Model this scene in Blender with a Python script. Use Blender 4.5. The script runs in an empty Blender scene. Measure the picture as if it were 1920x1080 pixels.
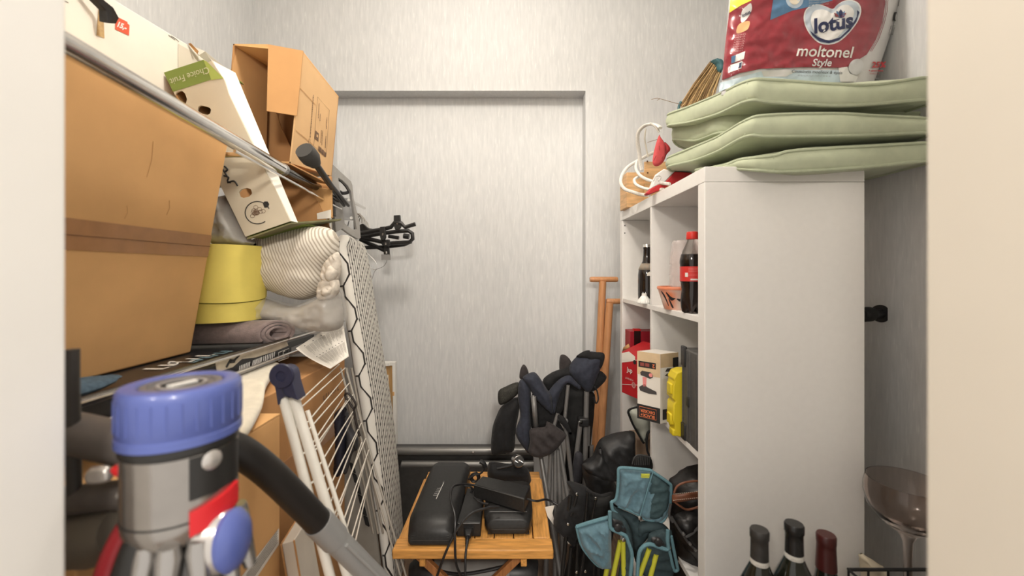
import bpy, bmesh, math, random
from mathutils import Vector, Matrix, noise
from mathutils.geometry import delaunay_2d_cdt

random.seed(7)
SC = bpy.context.scene
COL = SC.collection
PI = math.pi
# ------------------------------------------------------------------ camera
F, CX, HY, CZ = 768.0, 960.0, 510.0, 1.21      # focal length and horizon in pixels of the 1920x1080 frame, eye height in metres
cam_d = bpy.data.cameras.new('camera')
cam_d.sensor_width = 36.0
cam_d.lens = 36.0 * F / 1920.0
cam_d.shift_y = -(540.0 - HY) / 1920.0
cam_d.clip_start = 0.02
cam_d.dof.use_dof = True
cam_d.dof.focus_distance = 1.45
cam_d.dof.aperture_fstop = 14.4 / 6.0
cam = bpy.data.objects.new('camera', cam_d)
cam.location = (0, 0, CZ)
cam.rotation_euler = (PI / 2, 0, 0)
COL.objects.link(cam)
SC.camera = cam
# ------------------------------------------------------------------ world, lamps, exposure
SC.view_settings.view_transform = 'Standard'
SC.view_settings.look = 'None'
SC.view_settings.gamma = 1.0
SC.view_settings.use_curve_mapping = False
SC.view_settings.exposure = 0.80
world = bpy.data.worlds.new('hallway_ambient')
SC.world = world
world.use_nodes = True
world.node_tree.nodes['Background'].inputs[0].default_value = (1.0, 0.945, 0.875, 1)
world.node_tree.nodes['Background'].inputs[1].default_value = 0.58

def lamp(name, kind, loc, power, color, size, rot=(0, 0, 0)):
    d = bpy.data.lights.new(name, kind)
    d.energy = power
    d.color = color
    if kind == 'AREA':
        d.shape = 'DISK'
        d.size = size
    else:
        d.shadow_soft_size = size
    o = bpy.data.objects.new(name, d)
    o.location = loc
    o.rotation_euler = rot
    COL.objects.link(o)
    return o
lamp('closet_ceiling_lamp', 'POINT', (-0.13, 0.95, 2.50), 17.5, (1.0, 0.925, 0.83), 0.07)
lamp('hallway_light', 'POINT', (0.30, -1.2, 2.2), 70.0, (1.0, 0.925, 0.83), 0.15)
lamp('hallway_light', 'POINT', (-0.85, -1.3, 2.2), 38.0, (1.0, 0.925, 0.83), 0.15)  # extra unseen hall light, added to brighten the shelf side and interior

# ------------------------------------------------------------------ helpers
def U(px, py, Y):
    return Vector(((px - CX) / F * Y, Y, CZ - (py - HY) / F * Y))
def UX(px, py, X):
    return U(px, py, F * X / (px - CX))
def UZ(px, py, Z):
    return U(px, py, F * (CZ - Z) / (py - HY))
def UP(px, py, p0, n):
    d = Vector(((px - CX) / F, 1.0, -(py - HY) / F))
    o = Vector((0, 0, CZ))
    return o + d * ((Vector(p0) - o).dot(n) / d.dot(n))
def crop(x0, y0, s):
    return lambda pts: [(x0 + a / s, y0 + b / s) for a, b in pts]

MATS = {}
def mat(name, col, rough=0.6, metal=0.0, var=0.0, vscale=30.0, stretch=(1, 1, 1), bump=0.0, bscale=None, trans=0.0, ior=1.45,
        spec=0.5, col2=None, coat=0.0, alpha=1.0, sheen=0.0, emit=None, sss=0.0, detail=4.0, bdist=0.002):
    if name in MATS:
        return MATS[name]
    m = bpy.data.materials.new(name)
    m.use_nodes = True
    nt = m.node_tree
    b = nt.nodes['Principled BSDF']
    c = (col[0], col[1], col[2], 1)
    b.inputs['Base Color'].default_value = c
    b.inputs['Roughness'].default_value = rough
    b.inputs['Metallic'].default_value = metal
    b.inputs['Specular IOR Level'].default_value = spec
    b.inputs['IOR'].default_value = ior
    b.inputs['Transmission Weight'].default_value = trans
    b.inputs['Coat Weight'].default_value = coat
    b.inputs['Alpha'].default_value = alpha
    b.inputs['Sheen Weight'].default_value = sheen
    if var or bump or col2:
        tc = nt.nodes.new('ShaderNodeTexCoord')
        mp = nt.nodes.new('ShaderNodeMapping')
        mp.inputs['Scale'].default_value = stretch
        nt.links.new(tc.outputs['Object'], mp.inputs['Vector'])
        nz = nt.nodes.new('ShaderNodeTexNoise')
        nz.inputs['Scale'].default_value = vscale
        nz.inputs['Detail'].default_value = detail
        nt.links.new(mp.outputs['Vector'], nz.inputs['Vector'])
        cr = nt.nodes.new('ShaderNodeValToRGB')
        cr.color_ramp.elements[0].position = 0.32
        cr.color_ramp.elements[1].position = 0.68
        c2 = col2 or col
        cr.color_ramp.elements[0].color = (max(0, c2[0] * (1 - var)), max(0, c2[1] * (1 - var)), max(0, c2[2] * (1 - var)), 1)
        cr.color_ramp.elements[1].color = (col[0] * (1 + var), col[1] * (1 + var), col[2] * (1 + var), 1)
        nt.links.new(nz.outputs['Fac'], cr.inputs['Fac'])
        nt.links.new(cr.outputs['Color'], b.inputs['Base Color'])
        if bump:
            bp = nt.nodes.new('ShaderNodeBump')
            bp.inputs['Strength'].default_value = bump
            bp.inputs['Distance'].default_value = bdist
            src = nz
            if bscale:
                src = nt.nodes.new('ShaderNodeTexNoise')
                src.inputs['Scale'].default_value = bscale
                src.inputs['Detail'].default_value = 3
                nt.links.new(mp.outputs['Vector'], src.inputs['Vector'])
            nt.links.new(src.outputs['Fac'], bp.inputs['Height'])
            nt.links.new(bp.outputs['Normal'], b.inputs['Normal'])
    MATS[name] = m
    return m

class MB:
    def __init__(s):
        s.v = []; s.f = []; s.mi = []; s.cur = 0
    def add(s, vs, fs):
        o = len(s.v)
        s.v += [Vector(p) for p in vs]
        s.f += [tuple(i + o for i in f) for f in fs]
        s.mi += [s.cur] * len(fs)
        return s
    def hexa(s, p):     # 8 points: bottom ring 0-3, top ring 4-7
        return s.add(p, [(0, 3, 2, 1), (4, 5, 6, 7), (0, 1, 5, 4), (1, 2, 6, 5), (2, 3, 7, 6), (3, 0, 4, 7)])
    def box(s, a, b, M=None):
        x0, y0, z0 = a; x1, y1, z1 = b
        p = [Vector(q) for q in ((x0, y0, z0), (x1, y0, z0), (x1, y1, z0), (x0, y1, z0), (x0, y0, z1), (x1, y0, z1), (x1, y1, z1), (x0, y1, z1))]
        if M is not None:
            p = [M @ q for q in p]
        return s.hexa(p)
    def tube(s, pts, r, seg=10, caps=True, closed=False, flat=1.0):
        pts = [Vector(p) for p in pts]
        n = len(pts)
        rs = r if isinstance(r, (list, tuple)) else [r] * n
        tang = []
        for i in range(n):
            a = pts[i - 1] if (i > 0 or closed) else pts[0]
            b = pts[(i + 1) % n] if (i < n - 1 or closed) else pts[-1]
            t = (b - a)
            tang.append(t.normalized() if t.length > 1e-9 else Vector((0, 0, 1)))
        t0 = tang[0]
        up = Vector((0, 0, 1)) if abs(t0.z) < 0.9 else Vector((1, 0, 0))
        nrm = (up - t0 * up.dot(t0)).normalized()
        vs = []
        for i in range(n):
            t = tang[i]
            nrm = (nrm - t * nrm.dot(t))
            nrm = nrm.normalized() if nrm.length > 1e-6 else t.orthogonal().normalized()
            bi = t.cross(nrm)
            for k in range(seg):
                a = 2 * PI * k / seg
                vs.append(pts[i] + (nrm * math.cos(a) * flat + bi * math.sin(a)) * rs[i])
        fs = []
        m = n if closed else n - 1
        for i in range(m):
            for k in range(seg):
                a = i * seg + k; b = i * seg + (k + 1) % seg
                c = ((i + 1) % n) * seg + (k + 1) % seg; d = ((i + 1) % n) * seg + k
                fs.append((a, b, c, d))
        if caps and not closed:
            fs.append(tuple(reversed(range(seg))))
            fs.append(tuple(range((n - 1) * seg, n * seg)))
        return s.add(vs, fs)
    def lathe(s, prof, M=None, seg=28, close=True):
        vs = []; fs = []
        for r, z in prof:
            for k in range(seg):
                a = 2 * PI * k / seg
                p = Vector((r * math.cos(a), r * math.sin(a), z))
                vs.append(M @ p if M is not None else p)
        for i in range(len(prof) - 1):
            for k in range(seg):
                fs.append((i * seg + k, i * seg + (k + 1) % seg, (i + 1) * seg + (k + 1) % seg, (i + 1) * seg + k))
        if close:
            if prof[0][0] > 1e-5:
                fs.append(tuple(reversed(range(seg))))
            if prof[-1][0] > 1e-5:
                fs.append(tuple(range((len(prof) - 1) * seg, len(prof) * seg)))
        return s.add(vs, fs)
    def prism(s, ring, off):
        ring = [Vector(p) for p in ring]; off = Vector(off); n = len(ring)
        return s.add(ring + [p + off for p in ring],
                     [tuple(reversed(range(n))), tuple(range(n, 2 * n))] + [(i, (i + 1) % n, n + (i + 1) % n, n + i) for i in range(n)])
    def grid(s, fn, nu, nv):
        vs = [fn(i / nu, j / nv) for j in range(nv + 1) for i in range(nu + 1)]
        fs = [(j * (nu + 1) + i, j * (nu + 1) + i + 1, (j + 1) * (nu + 1) + i + 1, (j + 1) * (nu + 1) + i) for j in range(nv) for i in range(nu)]
        return s.add(vs, fs)
    def build(s, name, m, parent=None, smooth=40, bevel=0.0, seg=2, solid=0.0, fixn=True, sub=0):
        me = bpy.data.meshes.new(name)
        me.from_pydata([tuple(v) for v in s.v], [], s.f)
        ms = m if isinstance(m, (list, tuple)) else [m]
        for q in ms:
            me.materials.append(q)
        if len(ms) > 1:
            me.polygons.foreach_set('material_index', s.mi)
        if fixn:
            bm = bmesh.new(); bm.from_mesh(me)
            bmesh.ops.remove_doubles(bm, verts=bm.verts, dist=1e-6)
            bmesh.ops.recalc_face_normals(bm, faces=bm.faces)
            bm.to_mesh(me); bm.free()
        if smooth:
            me.shade_smooth()
            me.set_sharp_from_angle(angle=math.radians(smooth))
        o = bpy.data.objects.new(name, me)
        COL.objects.link(o)
        if parent is not None:
            attach(o, parent)
        if solid:
            md = o.modifiers.new('thickness', 'SOLIDIFY'); md.thickness = solid; md.offset = 0
        if bevel:
            md = o.modifiers.new('soft_edges', 'BEVEL'); md.width = bevel; md.segments = seg; md.limit_method = 'ANGLE'; md.angle_limit = math.radians(35)
            md.harden_normals = False
        if sub:
            md = o.modifiers.new('smooth', 'SUBSURF'); md.levels = sub; md.render_levels = sub
        return o

def attach(o, parent):
    o.parent = parent
    if parent.type == 'EMPTY':
        o.matrix_parent_inverse = Matrix.Translation(-Vector(parent.location))
def tag(o, label, cat=None, group=None, kind=None):
    if label: o['label'] = label
    if cat: o['category'] = cat
    if group: o['group'] = group
    if kind: o['kind'] = kind
    return o
def thing(name, loc, label, cat, group=None):
    o = bpy.data.objects.new(name, None)
    o.empty_display_size = 0.05
    o.location = loc
    COL.objects.link(o)
    return tag(o, label, cat, group)
def struct(o, label=None):
    o['kind'] = 'structure'
    if label: o['label'] = label
    return o

def catmull(pts, n=6, closed=False):
    pts = [Vector(p) for p in pts]
    out = []
    N = len(pts)
    for i in range(N if closed else N - 1):
        p0 = pts[(i - 1) % N] if (closed or i > 0) else pts[0]
        p1 = pts[i]; p2 = pts[(i + 1) % N]
        p3 = pts[(i + 2) % N] if (closed or i + 2 < N) else pts[-1]
        for k in range(n):
            t = k / n
            out.append(0.5 * ((2 * p1) + (p2 - p0) * t + (2 * p0 - 5 * p1 + 4 * p2 - p3) * t * t + (3 * p1 - p0 - 3 * p2 + p3) * t ** 3))
    if not closed:
        out.append(pts[-1])
    return out

def smooth_ring(pts, n=4):
    return [(p.x, p.y) for p in catmull([(a, b, 0) for a, b in pts], n, True)]

def fill2d(ring, step):
    """triangles that fill a closed 2-D ring: points, triangles, distance of each point to the ring"""
    xs = [p[0] for p in ring]; ys = [p[1] for p in ring]
    def inside(x, y):
        c = False; j = len(ring) - 1
        for i in range(len(ring)):
            xi, yi = ring[i]; xj, yj = ring[j]
            if (yi > y) != (yj > y) and x < (xj - xi) * (y - yi) / (yj - yi) + xi:
                c = not c
            j = i
        return c
    def dist(x, y):
        best = 1e18; j = len(ring) - 1
        for i in range(len(ring)):
            ax, ay = ring[j]; bx, by = ring[i]
            dx, dy = bx - ax, by - ay
            L = dx * dx + dy * dy
            t = 0 if L < 1e-12 else max(0, min(1, ((x - ax) * dx + (y - ay) * dy) / L))
            d = (ax + t * dx - x) ** 2 + (ay + t * dy - y) ** 2
            if d < best: best = d
            j = i
        return math.sqrt(best)
    pts = [Vector(p) for p in ring]; D = [0.0] * len(ring)
    edges = [(i, (i + 1) % len(ring)) for i in range(len(ring))]
    y = min(ys) + step * 0.5; row = 0
    while y < max(ys):
        x = min(xs) + step * (0.5 if row % 2 else 0.95)
        while x < max(xs):
            if inside(x, y):
                d = dist(x, y)
                if d > step * 0.45:
                    pts.append(Vector((x, y))); D.append(d)
            x += step
        y += step * 0.87; row += 1
    r = delaunay_2d_cdt(pts, edges, [], 1, 1e-4)
    vs, tris, orig = r[0], r[2], r[3]
    DD = []
    for i, o in enumerate(orig):
        DD.append(D[o[0]] if o else 0.0)
    return vs, tris, DD

def resample(ring, step):
    out = []
    n = len(ring)
    for i in range(n):
        a = ring[i]; b = ring[(i + 1) % n]
        L = math.hypot(b[0] - a[0], b[1] - a[1])
        k = max(1, int(L / step))
        for j in range(k):
            out.append((a[0] + (b[0] - a[0]) * j / k, a[1] + (b[1] - a[1]) * j / k))
    return out

def ridge(x, y, z):
    return 1.0 - 2.0 * abs(noise.noise(Vector((x, y, z))))

def puff(name, ring, Y, thick, m, parent=None, step=6, R=18, fold=0.01, fs=(0.05, 0.012), ang=0.0, seed=0.0, back=0.6, smooth_out=True, dY=None):
    """a soft filled body: its outline at depth Y, a rounded front and back, folds running along ang"""
    ring = smooth_ring(ring, 4) if smooth_out else ring
    ring = resample(ring, step)
    vs, tris, D = fill2d(ring, step)
    ca, sa = math.cos(ang), math.sin(ang)
    n = len(vs)
    fr = []; bk = []
    for p, d in zip(vs, D):
        t = min(1.0, d / R)
        h = thick * math.sqrt(max(0, 1 - (1 - t) ** 2))
        u = (p[0] * ca + p[1] * sa); w = (-p[0] * sa + p[1] * ca)
        f = ridge(u * fs[1], w * fs[0], seed) * 0.65 + ridge(u * fs[1] * 2.3, w * fs[0] * 2.1, seed + 5) * 0.35
        y0 = Y + (dY(p[0], p[1]) if dY else 0.0)
        q = U(p[0], p[1], y0)
        fr.append(q + Vector((0, -h - f * fold * t, 0)))
        bk.append(q + Vector((0, h * back, 0)))
    mb = MB()
    bnd = [d < 1e-6 for d in D]
    idx = []
    allv = list(fr)
    for i in range(n):
        if bnd[i]:
            idx.append(i)
        else:
            idx.append(len(allv)); allv.append(bk[i])
    fs_ = [tuple(t) for t in tris] + [tuple(reversed([idx[i] for i in t])) for t in tris]
    mb.add(allv, fs_)
    return mb.build(name, m, parent, smooth=70)

def px_tube(name, pts, r, m, parent=None, seg=8, sm=5, closed=False, caps=True, flat=1.0):
    P = [U(*p) for p in pts]
    if sm: P = catmull(P, sm, closed)
    if isinstance(r, (list, tuple)) and len(r) != len(P):
        m_ = len(r) - 1; k_ = len(P) - 1
        r = [r[min(m_ - 1, int(i / k_ * m_))] + (r[min(m_, int(i / k_ * m_) + 1)] - r[min(m_ - 1, int(i / k_ * m_))]) * (i / k_ * m_ - min(m_ - 1, int(i / k_ * m_))) for i in range(len(P))]
    return MB().tube(P, r, seg, caps=caps, closed=closed, flat=flat).build(name, m, parent)

def w_tube(name, pts, r, m, parent=None, seg=10, sm=0, closed=False):
    P = catmull(pts, sm, closed) if sm else pts
    return MB().tube(P, r, seg, closed=closed).build(name, m, parent)

def patch(name, ring, S, m, parent, step=12, smooth_out=False):
    ring = smooth_ring(ring, 5) if smooth_out else ring
    ring = resample(ring, step)
    vs, tris, D = fill2d(ring, step)
    mb = MB(); mb.add([S(p[0], p[1]) for p in vs], [tuple(t) for t in tris])
    return mb.build(name, m, parent, smooth=60, fixn=False)

def marks_mesh(n):
    """a line of print too small to read: n short upright strokes in text units"""
    rnd = random.Random(n * 7 + 1)
    V = []; Fc = []
    x = -.27 * n
    for k in range(n):
        a = rnd.uniform(-.34, -.24); b = rnd.uniform(.12, .38); w = rnd.uniform(.10, .16)
        o = len(V); V += [(x, a, 0), (x + w, a, 0), (x + w, b, 0), (x, b, 0)]; Fc.append((o, o + 1, o + 2, o + 3))
        if k % 2 == 0:
            o = len(V); V += [(x + w, a, 0), (x + .36, a, 0), (x + .36, a + .10, 0), (x + w, a + .10, 0)]; Fc.append((o, o + 1, o + 2, o + 3))
        x += .54
    me = bpy.data.meshes.new('print_marks'); me.from_pydata(V, [], Fc)
    return me
def text_mesh(body, bold=0.0, shear=0.0, align='CENTER', space=1.0):
    if body.startswith('|'): return marks_mesh(int(body[1:]))
    c = bpy.data.curves.new('lettering', 'FONT')
    c.body = body; c.size = 1.0; c.align_x = align; c.align_y = 'CENTER'
    c.offset = bold; c.shear = shear; c.resolution_u = 3; c.space_character = space
    o = bpy.data.objects.new('lettering', c)
    me = bpy.data.meshes.new_from_object(o)
    bpy.data.objects.remove(o); bpy.data.curves.remove(c)
    return me
def place_text(body, fn, m, parent, bold=0.0, shear=0.0, align='CENTER', space=1.0, name='lettering'):
    me = text_mesh(body, bold, shear, align, space)
    for v in me.vertices:
        v.co = fn(v.co.x, v.co.y)
    me.materials.clear(); me.materials.append(m)
    me.name = name
    o = bpy.data.objects.new(name, me); COL.objects.link(o)
    if parent is not None: attach(o, parent)
    return o
def frame_text(body, O, ux, uy, size, m, parent, lift=None, **k):
    O = Vector(O); ux = Vector(ux).normalized(); uy = Vector(uy).normalized()
    n = ux.cross(uy).normalized() * (0.0006 if lift is None else lift)
    return place_text(body, lambda x, y: O + n + ux * x * size + uy * y * size, m, parent, **k)
def px_text(body, cx, cy, size, S, m, parent, ang=0.0, sx=1.0, **k):
    ca, sa = math.cos(ang), math.sin(ang)
    def fn(x, y):
        x *= size * sx; y *= size
        return S(cx + x * ca - y * sa * 1.0, cy - (x * sa + y * ca))
    return place_text(body, fn, m, parent, **k)

def rot_to(d):
    return Vector((0, 0, 1)).rotation_difference(Vector(d).normalized()).to_matrix().to_4x4()
def at(p, d=None):
    M = Matrix.Translation(Vector(p))
    return M @ rot_to(d) if d is not None else M

# ------------------------------------------------------------------ materials
def make_wallpaper():
    m = bpy.data.materials.new('wallpaper'); m.use_nodes = True
    nt = m.node_tree; b = nt.nodes['Principled BSDF']
    b.inputs['Roughness'].default_value = 0.75
    tc = nt.nodes.new('ShaderNodeTexCoord')
    def nz(scale, st, det):
        mp = nt.nodes.new('ShaderNodeMapping'); mp.inputs['Scale'].default_value = st
        n = nt.nodes.new('ShaderNodeTexNoise'); n.inputs['Scale'].default_value = scale; n.inputs['Detail'].default_value = det
        nt.links.new(tc.outputs['Object'], mp.inputs['Vector']); nt.links.new(mp.outputs['Vector'], n.inputs['Vector'])
        return n
    a = nz(95, (1, 1, 0.14), 5)
    f = nz(190, (1, 1, 0.10), 3)
    r1 = nt.nodes.new('ShaderNodeValToRGB')
    e = r1.color_ramp.elements
    e[0].position = 0.30; e[0].color = (0.555, 0.56, 0.56, 1)
    e[1].position = 0.70; e[1].color = (0.63, 0.63, 0.625, 1)
    nt.links.new(a.outputs['Fac'], r1.inputs['Fac'])
    r2 = nt.nodes.new('ShaderNodeValToRGB')
    r2.color_ramp.elements[0].position = 0.60; r2.color_ramp.elements[0].color = (0, 0, 0, 1)
    r2.color_ramp.elements[1].position = 0.72; r2.color_ramp.elements[1].color = (1, 1, 1, 1)
    nt.links.new(f.outputs['Fac'], r2.inputs['Fac'])
    mx = nt.nodes.new('ShaderNodeMix'); mx.data_type = 'RGBA'
    mul = nt.nodes.new('ShaderNodeMath'); mul.operation = 'MULTIPLY'; mul.inputs[1].default_value = 0.55
    nt.links.new(r2.outputs['Color'], mul.inputs[0])
    nt.links.new(mul.outputs[0], mx.inputs[0])
    nt.links.new(r1.outputs['Color'], mx.inputs[6]); mx.inputs[7].default_value = (0.75, 0.75, 0.73, 1)
    nt.links.new(mx.outputs[2], b.inputs['Base Color'])
    bp = nt.nodes.new('ShaderNodeBump'); bp.inputs['Strength'].default_value = 0.25; bp.inputs['Distance'].default_value = 0.0015
    nt.links.new(f.outputs['Fac'], bp.inputs['Height']); nt.links.new(bp.outputs['Normal'], b.inputs['Normal'])
    return m
WALL = make_wallpaper()
WHITEP = mat('white_paint', (0.80, 0.78, 0.74), 0.45, var=0.015, vscale=8)
CEIL = mat('ceiling_paint', (0.82, 0.80, 0.77), 0.8, var=0.02, vscale=20)
FLOOR = mat('floor_laminate', (0.16, 0.105, 0.07), 0.45, var=0.3, vscale=14, stretch=(8, 1, 1))
LAM = mat('white_laminate', (0.83, 0.81, 0.78), 0.38, var=0.012, vscale=60)
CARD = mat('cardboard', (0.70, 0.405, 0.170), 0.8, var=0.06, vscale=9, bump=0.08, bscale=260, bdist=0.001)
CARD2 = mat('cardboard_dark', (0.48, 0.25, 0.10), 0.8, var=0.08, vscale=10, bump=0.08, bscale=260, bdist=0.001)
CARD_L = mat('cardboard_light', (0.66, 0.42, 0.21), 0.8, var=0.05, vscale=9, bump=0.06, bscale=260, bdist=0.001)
TAPE = mat('packing_tape', (0.42, 0.215, 0.095), 0.28, var=0.08, vscale=30, coat=0.3)
CHROME = mat('chrome', (0.78, 0.77, 0.75), 0.16, 1.0, var=0.03, vscale=50)
STEEL = mat('grey_steel', (0.42, 0.42, 0.42), 0.32, 0.9, var=0.06, vscale=60)
ALU = mat('grey_paint_metal', (0.36, 0.36, 0.36), 0.42, 0.2, var=0.06, vscale=60)
BLACK = mat('black_plastic', (0.018, 0.018, 0.019), 0.38, var=0.3, vscale=80, bump=0.06, bscale=500, bdist=0.0006)
BLACKM = mat('black_matt', (0.007, 0.007, 0.007), 0.7, var=0.3, vscale=60)
BLACKF = mat('black_fabric', (0.008, 0.008, 0.009), 0.85, var=0.35, vscale=90, bump=0.25, bscale=700, sheen=0.05)
NAVY = mat('navy_fabric', (0.026, 0.030, 0.046), 0.85, var=0.2, vscale=80, bump=0.3, bscale=800, sheen=0.05)
BROWNF = mat('brown_grey_fabric', (0.036, 0.030, 0.030), 0.9, var=0.2, vscale=80, bump=0.3, bscale=800, sheen=0.05)
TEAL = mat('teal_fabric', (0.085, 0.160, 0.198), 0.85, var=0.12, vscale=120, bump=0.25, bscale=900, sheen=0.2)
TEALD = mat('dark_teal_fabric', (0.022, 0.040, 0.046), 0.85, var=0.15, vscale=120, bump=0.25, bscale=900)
TEALP = mat('teal_binding', (0.10, 0.20, 0.235), 0.8, var=0.08, vscale=200)
LIME = mat('lime_metal', (0.42, 0.42, 0.035), 0.4, var=0.05, vscale=50)
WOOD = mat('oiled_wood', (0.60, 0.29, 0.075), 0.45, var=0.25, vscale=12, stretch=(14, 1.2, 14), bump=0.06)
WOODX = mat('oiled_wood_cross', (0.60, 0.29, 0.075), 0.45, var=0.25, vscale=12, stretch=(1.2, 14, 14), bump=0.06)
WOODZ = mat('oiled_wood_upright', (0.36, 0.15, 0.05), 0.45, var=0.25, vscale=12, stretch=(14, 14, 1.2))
BEECH = mat('varnished_beech', (0.50, 0.235, 0.10), 0.4, var=0.12, vscale=20, stretch=(8, 8, 0.8))
PINE = mat('pine', (0.66, 0.40, 0.19), 0.55, var=0.18, vscale=14, stretch=(1, 1, 9))
SAGE = mat('sage_fabric', (0.45, 0.49, 0.345), 0.75, var=0.05, vscale=40, bump=0.10, bscale=600, sheen=0.1)
SAGEP = mat('sage_piping', (0.41, 0.45, 0.315), 0.7, var=0.05, vscale=90)
PAPER = mat('paper', (0.78, 0.74, 0.67), 0.8, var=0.03, vscale=30)
INK = mat('black_ink', (0.02, 0.02, 0.02), 0.6)
INKB = mat('brown_ink', (0.17, 0.10, 0.06), 0.7)
INKW = mat('white_ink', (0.72, 0.70, 0.66), 0.6)
WHITECARD = mat('white_cardboard', (0.78, 0.74, 0.66), 0.65, var=0.03, vscale=12)
CREAMCARD = mat('cream_cardboard', (0.60, 0.54, 0.42), 0.7, var=0.04, vscale=12)
WHITEPL = mat('white_plastic', (0.80, 0.78, 0.73), 0.4, var=0.02, vscale=40)
RED = mat('red_plastic', (0.50, 0.018, 0.018), 0.35, var=0.08, vscale=40)
GOLDY = mat('yellow_foam', (0.80, 0.665, 0.15), 0.7, var=0.04, vscale=20, bump=0.05, bscale=300)
CLEAR = mat('clear_plastic', (0.96, 0.94, 0.92), 0.08, trans=1.0, ior=1.2, spec=0.4)

# ------------------------------------------------------------------ the room
XL, XR, YB, ZC = -1.224, 1.02, 1.95, 2.62
RX0, RX1, RZ, RD = -1.0, 0.350, 2.073, 0.085     # the shallow recess in the back wall
w = MB()
w.box((XL, YB, RZ), (XR, YB + RD + .1, ZC)).box((RX1, YB, 0), (XR, YB + RD + .1, RZ)).box((XL, YB, 0), (-0.868, YB + RD + .1, RZ)).box((-0.868, YB + RD, 0), (RX1, YB + RD + .1, RZ))
struct(w.build('wall_back', WALL, smooth=0), 'grey streaked wallpaper with a shallow door-sized recess')
struct(MB().box((XL - .1, 0.26, 0), (XL, YB + .185, ZC)).build('wall_left', WALL, smooth=0), 'grey streaked wallpaper behind the metal rack')
struct(MB().box((XR, 0.26, 0), (XR + .1, YB + .185, ZC)).build('wall_right', WALL, smooth=0), 'grey streaked wallpaper beside the white shelf unit')
struct(MB().box((XL - .1, -0.4, -0.05), (XR + .1, YB + .185, 0)).build('floor', FLOOR, smooth=0))
struct(MB().box((XL - .1, 0.26, ZC), (XR + .1, YB + .185, ZC + .08)).build('ceiling', CEIL, smooth=0))
JX0, JX1 = -0.4131, 0.3835
w = MB().box((XL - .1, 0.26, 0), (JX0 - .03, 0.375, ZC)).box((JX1 + .03, 0.26, 0), (XR + .1, 0.375, ZC)).box((JX0 - .03, 0.26, 2.13), (JX1 + .03, 0.375, ZC))
struct(w.build('wall_front', WHITEP, smooth=0))
for nm, a, b, lab in (('trim_1', JX0 - .03, JX0, 'white painted door jamb at the edge nearest the vacuum cleaner'), ('trim_2', JX1, JX1 + .03, 'cream door jamb nearest the wine glass')):
    struct(MB().box((a, 0.25, 0), (b, 0.380, 2.10)).build(nm, WHITEP if nm == 'trim_1' else mat('cream_jamb', (0.70, 0.645, 0.555), 0.45, var=0.015, vscale=8), smooth=0, bevel=0.003), lab)  # right jamb coloured creamier and darker than the left one
struct(MB().box((JX0 - .03, 0.25, 2.10), (JX1 + .03, 0.380, 2.13)).build('trim_3', WHITEP, smooth=0, bevel=0.003))
# ------------------------------------------------------------------ white cube shelf unit
KX0, KX1, KY0, KY1, KZ = 0.4707, 0.861, 1.0, 1.783, 1.4675
KT = 0.037
def shelf_unit():
    t = thing('shelf_unit', (0.66, 1.39, 0), 'white cube shelf unit of two by four open compartments', 'shelf unit')
    MB().box((KX0, KY0, KZ - KT), (KX1, KY1, KZ)).build('top_panel', LAM, t, bevel=0.0012)
    MB().box((KX0, KY0, 0), (KX1, KY1, KT)).build('bottom_panel', LAM, t, bevel=0.0012)
    for y in (KY0, KY1 - KT):
        MB().box((KX0, y, KT), (KX1, y + KT, KZ - KT - .0008)).build('side_panel', LAM, t, bevel=0.0012)
    zs = [1.090, 0.744, 0.395]
    edges = [KZ - KT] + [q for z in zs for q in (z + .008, z - .008)] + [KT]
    for z in zs:
        MB().box((KX0 + .001, KY0 + KT, z - .008), (KX1, KY1 - KT, z + .008)).build('shelf', LAM, t, bevel=0.0008)
    for i in range(0, 8, 2):
        MB().box((KX0 + .001, 1.3835, edges[i + 1]), (KX1, 1.3995, edges[i])).build('divider', LAM, t, bevel=0.0008)
    for py in (423, 437):
        p = UP(1171.5, py, (0, KY1 - KT, 0), Vector((0, 1, 0)))
        MB().lathe([(0.0025, 0), (0.0025, 0.001)], at(p, (0, -1, 0)), 10).build('peg_hole', BLACKM, t)
shelf_unit()

# ------------------------------------------------------------------ things in the shelf unit
Z1, Z2, Z3 = 1.098, 0.752, 0.403
GLASSD = mat('dark_brown_glass', (0.012, 0.007, 0.005), 0.06, coat=0.6)
COLA = mat('cola', (0.012, 0.005, 0.004), 0.08, coat=0.5)
PETC = mat('clear_bottle_plastic', (0.95, 0.90, 0.88), 0.05, trans=1.0, ior=1.15)
def beer():
    x, y = 0.497, 1.505
    t = thing('beer_bottle', (x, y, Z1), 'dark brown beer bottle with bottle cap beside the white light bulb', 'bottle')
    M = at((x, y, Z1))
    MB().lathe([(0.0, 0.002), (.028, 0), (.032, .006), (.0335, .03), (.0335, .10), (.031, .118), (.024, .136), (.017, .152), (.0145, .175), (.0138, .195), (.015, .198), (.015, .204), (.0, .206)], M).build('glass_body', GLASSD, t)
    c = MB(); c.lathe([(.0, .213), (.013, .213), (.0155, .209), (.0162, .203), (.0, .2025)], M, 21).build('bottle_cap', CHROME, t)
    lb = mat('beer_label', (0.22, 0.17, 0.12), 0.5, var=0.5, vscale=120, col2=(0.5, 0.45, 0.38))
    MB().lathe([(.0310, .1195), (.0272, .131), (.0215, .143)], M, close=False).build('neck_label', lb, t, solid=.0004)
    MB().grid(lambda u, v: Vector((x + .0342 * math.sin(-.35 + 1.5 * u), y - .0342 * math.cos(-.35 + 1.5 * u), Z1 + .098 + .026 * v * (1 - abs(u - .6)))), 12, 4).build('shoulder_label', WHITECARD, t)
beer()
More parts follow.
